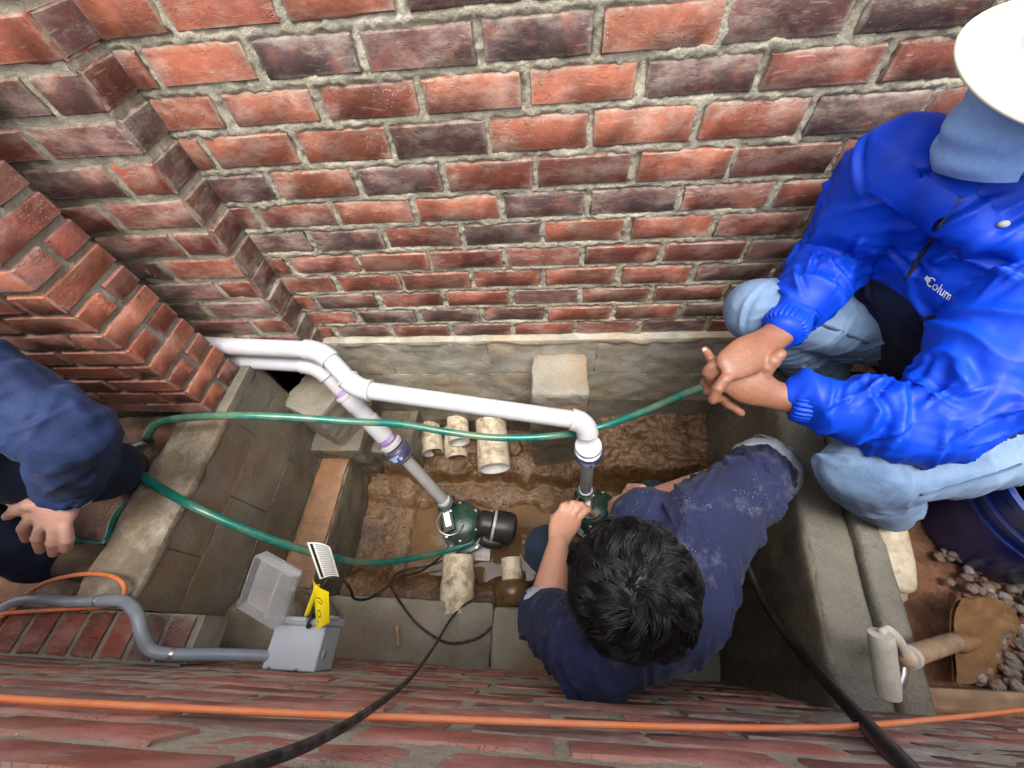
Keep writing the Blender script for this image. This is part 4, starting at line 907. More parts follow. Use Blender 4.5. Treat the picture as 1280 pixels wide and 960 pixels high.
for k in range(4200):
    x = rg.uniform(0.90, 1.75); y = rg.uniform(-0.05, 0.75); lim = 1.0 + 0.06 * math.sin(y * 9) - 0.02 - 0.10 * (y > 0.0) * min(1, y * 0)
    if x < lim + rg.normal(0, 0.045): continue
    if x < 1.03 and y > 0.25: continue
    r = rg.uniform(0.006, 0.0145) * (1.35 if rg.random() < 0.12 else 1); v = sv0 * (r * np.array([1, rg.uniform(0.6, 1), rg.uniform(0.5, 0.8)])) * (1 + rg.normal(0, 0.085, sv0.shape))
    a = rg.uniform(0, 6.28); R3 = np.array([[math.cos(a), math.sin(a), 0], [-math.sin(a), math.cos(a), 0], [0, 0, 1]])
    mb.add(v @ R3 + [x, y, 0.805 + 0.02 * min(1, max(0, (x - 0.8) * 1.5)) + rg.uniform(0, 0.018)], sf)
o = mb.build('gravel', M_GRAVEL, None, False); kind(o, 'stuff'); o['label'] = 'loose grey and reddish gravel on the dirt around the bucket'; o['category'] = 'gravel'
# ------------------------------------------------------------------ people
from mathutils.bvhtree import BVHTree
def fuse(mb, voxel, smooth_it=6, name='skin_tmp'):
    """one continuous surface from overlapping lofts"""
    o = bpy.data.objects.new(name, mb.mesh(name)); COL.objects.link(o)
    m = o.modifiers.new('r', 'REMESH'); m.mode = 'VOXEL'; m.voxel_size = voxel; m.use_smooth_shade = True
    s = o.modifiers.new('s', 'SMOOTH'); s.factor = 0.5; s.iterations = smooth_it
    dg = bpy.context.evaluated_depsgraph_get(); me = bpy.data.meshes.new_from_object(o.evaluated_get(dg))
    old = o.data; bpy.data.objects.remove(o); bpy.data.meshes.remove(old)
    me.polygons.foreach_set('use_smooth', [True] * len(me.polygons)); return me
def vget(me):
    v = np.empty(len(me.vertices) * 3); me.vertices.foreach_get('co', v); n = np.empty(len(me.vertices) * 3); me.vertices.foreach_get('normal', n); return v.reshape(-1, 3), n.reshape(-1, 3)
def vset(me, v): me.vertices.foreach_set('co', v.ravel()); me.update()
def wrinkle(me, bones, amp, flong=30.0, fround=7.0, seed=0, ridged=True, joint=None):
    """cloth folds: crossing each limb, deeper near the bends"""
    v, n = vget(me); acc = np.zeros(len(v)); ws = np.zeros(len(v)) + 1e-9
    for k, bn in enumerate(bones):
        a, b = np.asarray(bn[0]), np.asarray(bn[1]); am = bn[2] if len(bn) > 2 else 1.0; ax = b - a; L = np.linalg.norm(ax); ax = ax / L
        u = unit(np.cross(ax, [0.31, 0.2, 0.93])); w = np.cross(ax, u); d = v - a; t = np.clip(d @ ax / L, 0, 1); dist = np.linalg.norm(d - np.outer(t * L, ax), axis=1)
        wt = np.exp(-(dist / 0.07) ** 2)
        q = np.stack([(d @ ax) * flong, (d @ u) * fround, (d @ w) * fround], 1)
        q = q + vnoise(v * 9 + k, seed + 5)[:, None] * 0.7
        if ridged: p = (1 - np.abs(vnoise(q, seed + k)) * 2.2) * 0.6 + 0.4 * (1 - np.abs(vnoise(q * 0.55 + 9, seed + k + 3)) * 2.2)
        else: p = vnoise(q, seed + k) + 0.5 * vnoise(q * 2.1, seed + k + 3)
        env = 0.45 + 0.55 * np.exp(-((t - 1) / 0.3) ** 2) + 0.3 * np.exp(-(t / 0.25) ** 2)
        acc += wt * p * env * am; ws += wt
    vset(me, v + n * (acc / ws * amp)[:, None])
def creases(me, zones, seed=0):
    """single pinched folds: zones = (a, b, count, height, width, length, lean) along limb axes; lean 0 = round the limb, 1 = along it"""
    v, n = vget(me); r = np.random.default_rng(seed); acc = np.zeros(len(v))
    for a, b, cnt, h, w, L, lean, rad in zones:
        a, b = np.asarray(a), np.asarray(b); ax = unit(b - a); d = v - a; t = np.clip(d @ ax / np.linalg.norm(b - a), -0.05, 1.05); dist = np.linalg.norm(d - np.outer(t * np.linalg.norm(b - a), ax), axis=1)
        idx = np.where(dist < rad)[0]
        if len(idx) == 0: continue
        for k in range(cnt):
            c = idx[r.integers(len(idx))]; nn = n[c]; cir = np.cross(nn, ax)
            ang = (lean * math.pi / 2) + r.normal(0, 0.38); dr = unit(cir * math.cos(ang) + ax * math.sin(ang)); dr = unit(dr - nn * np.dot(dr, nn)); pr_ = np.cross(nn, dr)
            q = v - v[c]; LL = L * r.uniform(0.5, 1.4); ww = w * r.uniform(0.6, 1.4); s = q @ dr; e = q @ pr_ + 0.25 * (s * s) / LL * r.normal(0, 1); z = q @ nn
            m = (np.abs(s) < LL) & (np.abs(e) < ww * 4) & (np.abs(z) < 0.05); 
            if not m.any(): continue
            win = np.cos(s[m] / LL * math.pi / 2) ** 1.5; ee = e[m] / ww
            acc[m] += h * r.uniform(0.5, 1.2) * win * (np.exp(-np.abs(ee) ** 1.3) - 0.55 * np.exp(-((ee - 1.9) / 1.0) ** 2))
    acc = np.clip(acc, -0.016, 0.02); vset(me, v + n * acc[:, None])
def bodyloft(mb, pts, rad, n=16, m=7, up=None, flat=None):
    P = np.asarray(pts, float); R = np.asarray(rad, float)
    if R.ndim == 1: R = np.stack([R, R], 1)
    Q = spline(np.hstack([P, R]), m); mb.loft(Q[:, :3], np.maximum(Q[:, 3:5], 0.002), n, up=up, round_cap=True)
def sight(u, v): return Vector((0, 0, CAM_H)), Vector(ray(u, v)).normalized()
def tree_of(me): return BVHTree.FromPolygons([tuple(x.co) for x in me.vertices], [tuple(p.vertices) for p in me.polygons])
def on(tree, u, v, lift=0.001):
    o, d = sight(u, v); h = tree.ray_cast(o, d)
    if h[0] is None: return None
    nn = h[1] if h[1].dot(d) < 0 else -h[1]
    return np.array(h[0] + nn * lift)
def mat_skin(name, col, red):
    t = NT(name); c = t.mix(t.noise(30, 5, lo=0.35, hi=0.7), col, red); c = t.mix(t.math('MULTIPLY', t.noise(140, 3, lo=0.5, hi=0.7), 0.25), c, tuple(x * 0.6 for x in col))
    t.bump(t.math('ADD', t.noise(260, 4, 0.6), t.math('MULTIPLY', t.noise(70, 3, stretch=(1, 1, 1)), 1.5)), 0.0012, 0.6); t.b.inputs['Subsurface Weight'].default_value = 0.12; t.b.inputs['Subsurface Radius'].default_value = (0.01, 0.004, 0.002)
    return t.fin(c, 0.42, 0.45)
def mat_cloth(name, col, weave=900, rough=0.85, dust=None, dust_amt=0.0, fade=None, fade_amt=0.0, spots=None, sheen=0.04, weave_b=0.4):
    t = NT(name); c = t.mix(t.noise(8, 5, lo=0.3, hi=0.7), tuple(x * 0.82 for x in col), tuple(min(1, x * 1.15) for x in col))
    if fade is not None: c = t.mix(t.math('MULTIPLY', t.noise(7, 5, 0.6, lo=0.38, hi=0.66), fade_amt), c, fade)
    c = t.mix(t.math('MULTIPLY', t.noise(420, 2, stretch=(1, 1, 0.25), lo=0.45, hi=0.7), 0.22), c, tuple(min(1, x * 1.9 + 0.02) for x in col))
    if dust is not None:
        d = t.math('MULTIPLY', t.noise(13, 7, 0.72, lo=0.56, hi=0.74), dust_amt); c = t.mix(d, c, dust)
    if spots is not None:
        d = t.math('MULTIPLY', t.ramp(t.voro(150), 0.14, 0.07), t.noise(9, 2, lo=0.52, hi=0.62)); c = t.mix(d, c, spots)
        d = t.math('MULTIPLY', t.ramp(t.voro(40), 0.10, 0.05), t.noise(5, 2, lo=0.58, hi=0.62)); c = t.mix(d, c, spots)
    t.bump(t.math('ADD', t.math('MULTIPLY', t.noise(weave, 2), 0.5), t.noise(60, 4)), 0.0015, weave_b); t.b.inputs['Sheen Weight'].default_value = sheen
    return t.fin(c, rough, 0.2)
SK1 = mat_skin('skin_brown', (0.20, 0.088, 0.05), (0.25, 0.105, 0.064)); SK2 = mat_skin('skin_tan', (0.50, 0.27, 0.175), (0.55, 0.26, 0.18)); SK3 = mat_skin('skin_fair', (0.62, 0.38, 0.29), (0.62, 0.32, 0.25))
def mat_nylon():
    t = NT('blue_nylon'); c = t.mix(t.noise(6, 4, lo=0.3, hi=0.7), (0.0, 0.030, 0.40), (0.0, 0.050, 0.54)); n = t.noise(10, 4, 0.5, dist=0.6)
    t.bump(t.math('ADD', n, t.math('MULTIPLY', t.noise(120, 3), 0.12)), 0.006, 0.4); return t.fin(c, 0.52, 0.28)
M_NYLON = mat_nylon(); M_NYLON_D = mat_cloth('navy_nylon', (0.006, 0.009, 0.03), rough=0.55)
M_DENIM = mat_cloth('light_denim', (0.085, 0.14, 0.24), fade=(0.21, 0.30, 0.44), fade_amt=0.9, weave_b=0.9)
M_DENIM_D = mat_cloth('dark_denim', (0.018, 0.03, 0.055), dust=(0.30, 0.29, 0.22), dust_amt=0.85)
M_NAVY = mat_cloth('navy_shirt', (0.014, 0.0175, 0.052), dust=(0.19, 0.195, 0.235), dust_amt=0.4, spots=(0.5, 0.5, 0.55))
M_CUFF = mat_cloth('dusty_cuff', (0.30, 0.33, 0.36), dust=(0.5, 0.5, 0.48), dust_amt=0.6)
M_QUILT = mat_cloth('navy_quilt', (0.012, 0.024, 0.075), rough=0.7); M_TROUSER = mat_cloth('navy_trousers', (0.010, 0.014, 0.034))
M_MASK = mat_cloth('blue_mask', (0.20, 0.34, 0.66), rough=0.6, weave_b=0.08); M_CAP = mat_plain('white_cap', (0.36, 0.357, 0.335), 0.55, 0.3, 0.03, (0.34, 0.33, 0.30), 0.3)
M_BOOT = mat_plain('muddy_boot', (0.11, 0.075, 0.05), 0.7, 0.3, 0.2, (0.24, 0.16, 0.10), 0.8, bump=0.6); M_NAIL = mat_plain('nail', (0.66, 0.42, 0.34), 0.3, 0.5, 0.03)
def limb_frame(F, U):
    F = unit(F); U = unit(np.asarray(U, float) - F * np.dot(F, U)); return F, U, np.cross(F, U)
def head(mb, C, F, U, s=1.0):
    """skull, face, nose, brow, chin, ears"""
    F, U, S = limb_frame(F, U); ax = np.array([F, S, U]); Q = lambda f, sd, u: C + F * f * s + S * sd * s + U * u * s
    mb.sphere(Q(-0.012, 0, 0.025), np.array([0.096, 0.076, 0.088]) * s, 24, 16, ax)
    mb.sphere(Q(0.028, 0, -0.04), np.array([0.058, 0.058, 0.078]) * s, 20, 14, ax)
    mb.sphere(Q(0.062, 0, -0.098), np.array([0.024, 0.03, 0.02]) * s, 12, 8, ax)
    bodyloft(mb, [Q(0.085, 0, 0.005), Q(0.097, 0, -0.02), Q(0.106, 0, -0.04), Q(0.09, 0, -0.05)], np.array([0.009, 0.011, 0.015, 0.012]) * s, 10, 3)
    bodyloft(mb, [Q(0.075, -0.04, 0.018), Q(0.088, 0, 0.016), Q(0.075, 0.04, 0.018)], np.array([0.012, 0.011, 0.012]) * s, 10, 4)
    mb.sphere(Q(0.081, 0, -0.068), np.array([0.012, 0.026, 0.009]) * s, 10, 6, ax)
    for k in (-1, 1): mb.sphere(Q(-0.01, 0.077 * k, -0.012), np.array([0.02, 0.008, 0.032]) * s, 10, 8, ax)
def eyes(parent, C, F, U):
    F, U, S = limb_frame(F, U)
    for k in (-1, 1):
        mb = MB(); mb.sphere(C + F * 0.073 + S * 0.031 * k - U * 0.002, 0.0125, 12, 8); e = mb.build('eye', mat_plain('eye_white', (0.7, 0.68, 0.64), 0.2), parent)
        mb = MB(); mb.sphere(C + F * 0.0815 + S * 0.031 * k - U * 0.003, 0.006, 10, 6); mb.build('iris', M_INK, e)
def nail(parent, p, d, n, r=0.0055):
    d = unit(d); n = unit(np.asarray(n) - d * np.dot(d, n)); mb = MB(); mb.sphere(p, (r * 1.3, r, 0.0016), 10, 6, [d, np.cross(n, d), n]); mb.build('nail', M_NAIL, parent)
def tocam(p): return unit(np.array([0, 0, CAM_H]) - p)

NAVY_A, NAVY_B = 0.5, 0.18
# ---- the man in the blue windbreaker, squatting on the right ----
J = dict(rsh=at(1122, 215, 0.745), lsh=at(1312, 335, 0.68), relb=at(1043, 322, 0.90), rw=at(975, 416, 0.83), lelb=at(1168, 527, 0.715), lw=at(982, 498, 0.81),
         rk=at(950, 388, 0.93), lk=at(1075, 588, 0.80), neck=at(1232, 262, 0.70), pel=at(1200, 440, 1.02))
J['rh'] = J['pel'] + [-0.02, 0.08, -0.02]; J['lh'] = at(1310, 528, 0.88); J['ra'] = np.array([0.90, 0.745, 0.875]); J['la'] = at(1108, 628, z=0.93)
HC = at(1348, 100, 0.54); HF = unit([-0.98, 0.08, -0.10]); HU = unit([-0.1, 0.0, 0.99])
pr = thing('person', 'person squatting in a bright blue windbreaker, pale jeans, face mask and white hat, hands clasped', 'person', tuple((J['ra'] + J['la']) / 2 - [0, 0, 0.07]))
mb = MB(); head(mb, HC, HF, HU)
bodyloft(mb, [HC - HF * 0.02 - HU * 0.05, (HC + J['neck']) / 2 - HF * 0.02, J['neck'], J['neck'] * 0.8 + J['pel'] * 0.2], [0.052, 0.05, 0.06, 0.08])
sd_ = unit(J['lsh'] - J['rsh'])
bodyloft(mb, [J['neck'] * 0.9 + J['pel'] * 0.1, J['neck'] * 0.6 + J['pel'] * 0.4, J['neck'] * 0.3 + J['pel'] * 0.7, J['pel']], [(0.13, 0.085), (0.15, 0.10), (0.14, 0.10), (0.14, 0.11)], 20, up=sd_)
for s in 'rl':
    bodyloft(mb, [J[s + 'sh'], J[s + 'elb'], J[s + 'w']], [0.052, 0.042, 0.029])
    bodyloft(mb, [J[s + 'h'], (J[s + 'h'] + J[s + 'k']) / 2, J[s + 'k']], [0.08, 0.072, 0.055]); bodyloft(mb, [J[s + 'k'], J[s + 'k'] * 0.6 + J[s + 'a'] * 0.4, J[s + 'a']], [0.055, 0.052, 0.035])
def finger(pts, r0=0.0098, r1=0.0078):
    bodyloft(mb, pts, np.linspace(r0 * 1.18, r1 * 1.2, len(pts)), 10, 5)
    for q in pts[1:-1]: mb.sphere(q, r0 * 1.24, 10, 8)
# left hand: back of the hand up, thumb pointing away, one finger straight
lp = [J['lw'], at(962, 492, 0.808), at(938, 481, 0.803), at(915, 470, 0.802)]
bodyloft(mb, lp, [(0.030, 0.026), (0.032, 0.022), (0.043, 0.019), (0.038, 0.015)], 16, 6, up=unit(at(930, 440, 0.8) - at(948, 510, 0.82)))
LTH = [at(950, 476, 0.802), at(957, 460, 0.792), at(964, 452, 0.786), at(975, 443, 0.782)]; finger(LTH, 0.0145, 0.0105)
LIX = [at(917, 455, 0.808), at(902, 456, 0.815), at(890, 450, 0.815), at(881, 438, 0.81)]; finger(LIX)
for a, b, c in (((913, 463), (893, 463), (880, 478)), ((911, 472), (892, 474), (884, 490)), ((912, 480), (896, 487), (896, 499))): finger([at(*a, 0.805), at(*b, 0.818), at(*c, 0.83)])
# right hand laid over it, fingers wrapping round the far edge
rp_ = [J['rw'], at(958, 428, 0.815), at(935, 443, 0.79), at(912, 457, 0.778)]
bodyloft(mb, rp_, [(0.031, 0.027), (0.032, 0.022), (0.040, 0.018), (0.034, 0.014)], 16, 6, up=unit(at(915, 430, 0.8) - at(950, 462, 0.79)))
RIX = [at(920, 464, 0.778), at(906, 474, 0.770), at(897, 486, 0.774), at(891, 500, 0.784)]; finger(RIX, 0.0105, 0.0085)
for a, b, c, d in (((908, 458), (889, 470), (896, 492), (911, 507)), ((903, 452), (884, 466), (904, 498), (926, 516)), ((905, 450), (886, 462), (890, 488), (902, 500))): finger([at(*a, 0.785), at(*b, 0.805), at(*c, 0.835), at(*d, 0.838)])
bodyloft(mb, [at(945, 452, 0.79), at(938, 466, 0.80), at(922, 474, 0.806)], [0.014, 0.012, 0.010], 10, 4)
me = fuse(mb, 0.0032, 3); bodyR = link('body', me, SK1, pr)
nail(bodyR, LTH[-1] + tocam(LTH[-1]) * 0.0085 - unit(LTH[-1] - LTH[-2]) * 0.002, LTH[-1] - LTH[-2], tocam(LTH[-1])); nail(bodyR, RIX[-1] + tocam(RIX[-1]) * 0.0072, RIX[-1] - RIX[-2], tocam(RIX[-1]))
nail(bodyR, LIX[-1] + tocam(LIX[-1]) * 0.0065, LIX[-1] - LIX[-2], tocam(LIX[-1]), 0.0045)
eyes(bodyR, HC, HF, HU)
# jeans
mb = MB()
for s in 'rl':
    bodyloft(mb, [J[s + 'h'], J[s + 'h'] * 0.5 + J[s + 'k'] * 0.5, J[s + 'k'] * 0.93 + J[s + 'h'] * 0.07, J[s + 'k'] * 1.0], [0.115, 0.098, 0.082, 0.072]); bodyloft(mb, [J[s + 'k'], J[s + 'k'] * 0.6 + J[s + 'a'] * 0.4, J[s + 'a'] + (J[s + 'k'] - J[s + 'a']) * 0.12], [0.073, 0.075, 0.065])
bodyloft(mb, [J['rh'], J['pel'], J['lh']], [0.12, 0.14, 0.12])
me = fuse(mb, 0.005, 6); wrinkle(me, [(J['rh'], J['rk']), (J['rk'], J['ra']), (J['lh'], J['lk'], 0.9), (J['lk'], J['la'])], 0.014, 19, 7, 3); creases(me, [(J['lh'], J['lk'], 40, 0.007, 0.005, 0.07, 0.2, 0.13), (J['rh'], J['rk'], 34, 0.007, 0.005, 0.06, 0.2, 0.13), (J['rk'], J['ra'], 30, 0.008, 0.005, 0.06, 0.1, 0.12)], 8); jeans = link('jeans', me, M_DENIM, pr)
kt = tree_of(me); M_SEAM = mat_cloth('denim_seam', (0.07, 0.11, 0.19))
for pix in ([(1150, 618), (1162, 616), (1175, 612), (1188, 608), (1200, 605), (1212, 601), (1225, 597), (1238, 593), (1250, 589), (1262, 585), (1274, 580)], [(1005, 398), (1025, 405), (1045, 412), (1065, 420), (1085, 428)]):
    sp_ = [q for q in (on(kt, u, v_, 0.0016) for u, v_ in pix) if q is not None]
    if len(sp_) > 2: mb = MB(); mb.loft(spline(sp_, 5), np.stack([np.full(len(spline(sp_, 5)), 0.0045), np.full(len(spline(sp_, 5)), 0.0022)], 1), 8); mb.build('seam', M_SEAM, jeans)
for s, d in (('r', [-0.9, -0.2, 0]), ('l', [-0.06, -1.0, 0])):
    a = J[s + 'a']; d = unit(d); mb = MB(); bodyloft(mb, [a - d * 0.05 + [0, 0, -0.04], a + d * 0.03 + [0, 0, -0.03], a + d * 0.12 + [0, 0, -0.05], a + d * 0.17 + [0, 0, -0.055]], [(0.03, 0.036), (0.036, 0.04), (0.026, 0.045), (0.016, 0.036)], 16, 5, up=[0, 0, 1]); sh_ = link('shoe', fuse(mb, 0.005, 4), M_BOOT if s == 'r' else M_SHOE, pr)
    mb = MB(); sl = np.array([a - d * 0.06, a + d * 0.04, a + d * 0.12, a + d * 0.19]) + [0, 0, -0.088]; mb.loft(spline(sl, 5), np.stack([np.interp(np.linspace(0, 1, 16), [0, 0.2, 0.65, 1], [0.036, 0.04, 0.05, 0.03]), np.full(16, 0.014)], 1), 16, up=np.cross(d, [0, 0, 1]), round_cap=True); mb.build('sole', M_SHOE, sh_)
# windbreaker
mb = MB(); T = lambda t: J['neck'] * (1 - t) + J['pel'] * t
fr_ = unit(np.cross(sd_, J['pel'] - J['neck'])); fr_ = fr_ if np.dot(fr_, HF) > 0 else -fr_
bodyloft(mb, [T(0.05), T(0.2) + fr_ * 0.01, T(0.45) + fr_ * 0.03, T(0.75) + fr_ * 0.03, T(0.95)], [(0.145, 0.10), (0.195, 0.125), (0.195, 0.14), (0.185, 0.14), (0.175, 0.13)], 26, up=sd_)
bodyloft(mb, [J['rsh'] * 1.0, T(0.1), J['lsh']], [0.082, 0.095, 0.082])
for s in 'rl':
    w_ = J[s + 'w']; e = J[s + 'elb']
    bodyloft(mb, [J[s + 'sh'], J[s + 'sh'] * 0.5 + e * 0.5, e, e * 0.45 + w_ * 0.55, w_ + (e - w_) * 0.10], [0.088, 0.080, 0.074, 0.064, 0.045], 22)
th = np.linspace(0, 2 * math.pi, 19)                                         # folded hood / collar roll
nk = unit(HC - J['neck']); ca = unit(np.cross(nk, sd_)); 
mb.loft([T(-0.03) + sd_ * 0.098 * math.cos(t) + ca * 0.085 * math.sin(t) + nk * 0.015 for t in th], 0.032, 14)
me = fuse(mb, 0.0046, 6)
wrinkle(me, [(J['rsh'], J['relb'], 1.0), (J['relb'], J['rw'], 1.0), (J['lsh'], J['lelb'], 1.1), (J['lelb'], J['lw'], 1.25), (T(0.1) - sd_ * 0.1, T(0.6) + sd_ * 0.05, 0.9), (T(0.2) + sd_ * 0.1, T(0.9) - sd_ * 0.02, 0.8)], 0.024, 15, 6, 21)
creases(me, [(J['lelb'], J['lw'], 32, 0.009, 0.0045, 0.06, 0.45, 0.11), (J['lelb'], J['lelb'] * 0.7 + J['lw'] * 0.3, 16, 0.011, 0.007, 0.06, 0.1, 0.12), (J['lsh'], J['lelb'], 30, 0.010, 0.006, 0.09, 0.5, 0.13),
    (J['rsh'], J['relb'], 26, 0.009, 0.005, 0.07, 0.5, 0.13), (J['relb'], J['rw'], 26, 0.009, 0.0045, 0.05, 0.45, 0.11), (T(0.0), T(0.7), 40, 0.010, 0.006, 0.11, 0.75, 0.26), (J['rsh'], J['lsh'], 16, 0.008, 0.009, 0.07, 0.2, 0.13)], 7)
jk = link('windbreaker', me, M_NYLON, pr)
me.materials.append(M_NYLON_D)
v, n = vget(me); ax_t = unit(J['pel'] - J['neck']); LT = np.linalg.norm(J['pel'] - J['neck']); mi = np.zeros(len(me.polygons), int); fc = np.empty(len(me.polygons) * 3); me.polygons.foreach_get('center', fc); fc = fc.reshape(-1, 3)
tt = (fc - J['neck']) @ ax_t / LT
def segd(p, a, b): d = b - a; t = np.clip((p - a) @ d / (d @ d), 0, 1); return np.linalg.norm(p - a - np.outer(t, d), axis=1)
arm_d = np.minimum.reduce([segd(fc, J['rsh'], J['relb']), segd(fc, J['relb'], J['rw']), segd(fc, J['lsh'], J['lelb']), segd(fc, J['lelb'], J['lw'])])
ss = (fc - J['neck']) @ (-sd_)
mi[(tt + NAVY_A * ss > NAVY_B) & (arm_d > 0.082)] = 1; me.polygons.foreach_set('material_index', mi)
jt = tree_of(me)
def trace(pix, lift=0.0015): return np.array([p for p in (on(jt, u, v, lift) for u, v in pix) if p is not None])
zp = trace([(1199 - 67 * k / 13, 246 + 102 * k / 13) for k in range(14)], 0.0015); zp[1:-1] = (zp[:-2] + zp[1:-1] + zp[2:]) / 3
mb = MB(); mb.loft(spline(zp, 3), 0.0035, 8); mb.build('zipper', M_INK, jk)
for s in 'rl':                                                               # gathered elastic cuffs
    w_, e = J[s + 'w'], J[s + 'elb']; axc_ = unit(w_ - e); c0 = w_ - axc_ * 0.026; mb = MB(); n_ = 64; u_ = unit(np.cross(axc_, [0.2, 0.1, 1])); q_ = np.cross(axc_, u_)
    def fn(a, b):
        an = a * 2 * math.pi; rr = 0.044 - 0.002 * np.abs(b - 0.5) * 2 + 0.0018 * np.sin(an * 26) - 0.010 * (b > 0.93) - 0.0 * b
        return c0 + np.outer((b - 0.5) * 0.034, axc_) + np.outer(np.cos(an) * rr, u_) + np.outer(np.sin(an) * rr, q_)
    mb.grid(160, 8, fn); mb.build('cuff', M_NYLON, jk)
# lettering and mark on the chest
fcv = bpy.data.curves.new('lettering', 'FONT'); fcv.body = 'Colum'; fcv.size = 1.0; fcv.resolution_u = 3
to = bpy.data.objects.new('lettering_tmp', fcv); COL.objects.link(to); bpy.context.view_layer.update(); tm = bpy.data.meshes.new_from_object(to.evaluated_get(bpy.context.evaluated_depsgraph_get())); bpy.data.objects.remove(to)
import bmesh
bmx = bmesh.new(); bmx.from_mesh(tm); bmesh.ops.triangulate(bmx, faces=bmx.faces[:]); bmesh.ops.subdivide_edges(bmx, edges=bmx.edges[:], cuts=1)
tv = np.array([list(x.co) for x in bmx.verts]); tf = [tuple(x.index for x in f.verts) for f in bmx.faces]; bmx.free(); bpy.data.meshes.remove(tm)
o_, ex, ey = np.array([1156.5, 354.0]), np.array([30.0, 22.5]), np.array([7.0, -11.5]); wx = tv[:, 0].max()
def letter(px):                                                              # laid on the cloth, seen square on
    return [on(jt, u, v, 0.0012) for u, v in px]
L3 = letter([o_ + ex * (x / wx) + ey * y / 0.75 for x, y in tv[:, :2]])
mb = MB(); ok = [p is not None for p in L3]
mb.add([p if p is not None else np.zeros(3) for p in L3], [f for f in tf if all(ok[i] for i in f)]); mb.build('lettering', M_LABEL, jk, False)
dp = [np.array([1160.0, 349.5]) + np.array(q) for q in ((-4.5, -1.5), (0, -5.5), (4.5, 0.5), (0, 4.5))]
L4 = [p for p in letter(dp) if p is not None]
if len(L4) == 4: mb = MB(); mb.add(L4, [(0, 1, 2, 3)]); mb.build('diamond_mark', M_LABEL, jk, False)
def patch(pix4, n_, lift):
    a, b, c, d = [np.array(q, float) for q in pix4]; G = []
    for i in range(n_):
        for j in range(n_):
            u, v_ = i / (n_ - 1), j / (n_ - 1); q = a * (1 - u) * (1 - v_) + b * u * (1 - v_) + c * u * v_ + d * (1 - u) * v_; G.append(on(jt, q[0], q[1], lift * (0.4 + 0.6 * math.sin(math.pi * min(1, v_ * 1.0 + 0.0) * 0.5) if True else 1)))
    return G
G = patch([(1086, 236), (1165, 292), (1194, 250), (1128, 196)], 14, 0.012)
if all(g is not None for g in G):                                            # storm collar flap
    G = np.array(G).reshape(14, 14, 3)
    for _ in range(3): G[1:-1, 1:-1] = (G[:-2, 1:-1] + G[2:, 1:-1] + G[1:-1, :-2] + G[1:-1, 2:]) / 4
    mb = MB(); fi = [(i * 14 + j, (i + 1) * 14 + j, (i + 1) * 14 + j + 1, i * 14 + j + 1) for i in range(13) for j in range(13)]
    mb.add(G.reshape(-1, 3) + tocam(G[7, 7]) * 0.008, fi); mb.add(G.reshape(-1, 3) + tocam(G[7, 7]) * 0.003, [f[::-1] for f in fi]); mb.build('collar_flap', M_NYLON, jk)
tg_ = on(jt, 1250, 281, 0.004)
if tg_ is not None: mb = MB(); mb.sphere(tg_, (0.009, 0.006, 0.006), 12, 8); mb.build('cord_toggle', M_CAP, jk)
# surgical mask, cap
F, U, S = limb_frame(HF, HU); mb = MB()
def maskf(u, v):
    a = (u - 0.5) * 2.3; w_ = v; rr = 0.096 + 0.030 * np.cos(a) ** 2 * (1 - (2 * w_ - 0.9) ** 2 * 0.55) + 0.0040 * np.sin(w_ * 17 + 0.5 * np.sin(a * 2)) + 0.003 * vnoise(np.stack([a * 3, w_ * 5, 0 * a], 1), 4)
    side = 0.060 + 0.014 * np.cos(a); h_ = 0.012 - 0.128 * w_ * (1 - 0.22 * np.abs(a) / 1.15) - 0.012 * (np.abs(a) / 1.15)
    return HC + np.outer(np.cos(a) * rr - 0.004, F) + np.outer(np.sin(a) * (side + 0.018), S) + np.outer(h_, U)
mb.grid(48, 30, maskf); mb.grid(48, 30, lambda u, v: maskf(u, v) - np.outer(np.ones(len(u)), F) * 0.002, True); mk = mb.build('face_mask', M_MASK, pr)
for k in (-1, 1):
    ea = HC + F * 0.03 + S * 0.082 * k - U * 0.015; eb = HC - F * 0.012 + S * 0.088 * k
    mb = MB(); mb.loft(spline([ea, eb + U * 0.03, eb - F * 0.02, eb - U * 0.04, ea - U * 0.05], 5), 0.0014, 6); mb.build('ear_loop', M_LABEL, mk)
cp = thing('hat', 'white hat with a broad smooth brim worn by the person in the blue windbreaker', 'hat', tuple(HC + U * 0.06))
S, U = S * math.cos(0.27) + U * math.sin(0.27), U * math.cos(0.27) - S * math.sin(0.27)                     # worn tilted
mb = MB(); C2 = HC + U * 0.068 - F * 0.002
def crown(u, v):
    a = u * 2 * math.pi; p = v * math.pi / 2; return C2 + np.outer(np.cos(a) * np.cos(p) * 0.106, F) + np.outer(np.sin(a) * np.cos(p) * 0.090, S) + np.outer(np.sin(p) * 0.085 - 0.012, U)
mb.grid(40, 14, crown); mb.build('crown', M_CAP, cp)
def brim(u, v, t=0.0):
    a = u * 2 * math.pi; r = v; ex = (0.048 + 0.018 * np.clip(np.cos(a), 0, 1) ** 1.5) * r
    return C2 + np.outer(np.cos(a) * (0.104 + ex), F) + np.outer(np.sin(a) * (0.089 + ex), S) + np.outer(-0.010 - 0.012 * r - 0.016 * np.sin(a) ** 2 * r + 0.004 * np.sin(r * math.pi) - t, U)
mb = MB(); mb.grid(64, 10, lambda u, v: brim(u, v)); mb.grid(64, 10, lambda u, v: brim(u, v, 0.004), True); mb.grid(64, 2, lambda u, v: brim(u, np.ones_like(u), 0.004 * v), True); mb.build('brim', M_CAP, cp)
mb = MB(); mb.loft([q for q in brim(np.linspace(0, 1, 64), np.ones(64), 0.002)], 0.0032, 8, cap=False); mb.build('brim_piping', mat_plain('hat_piping', (0.50, 0.53, 0.40), 0.6), cp)
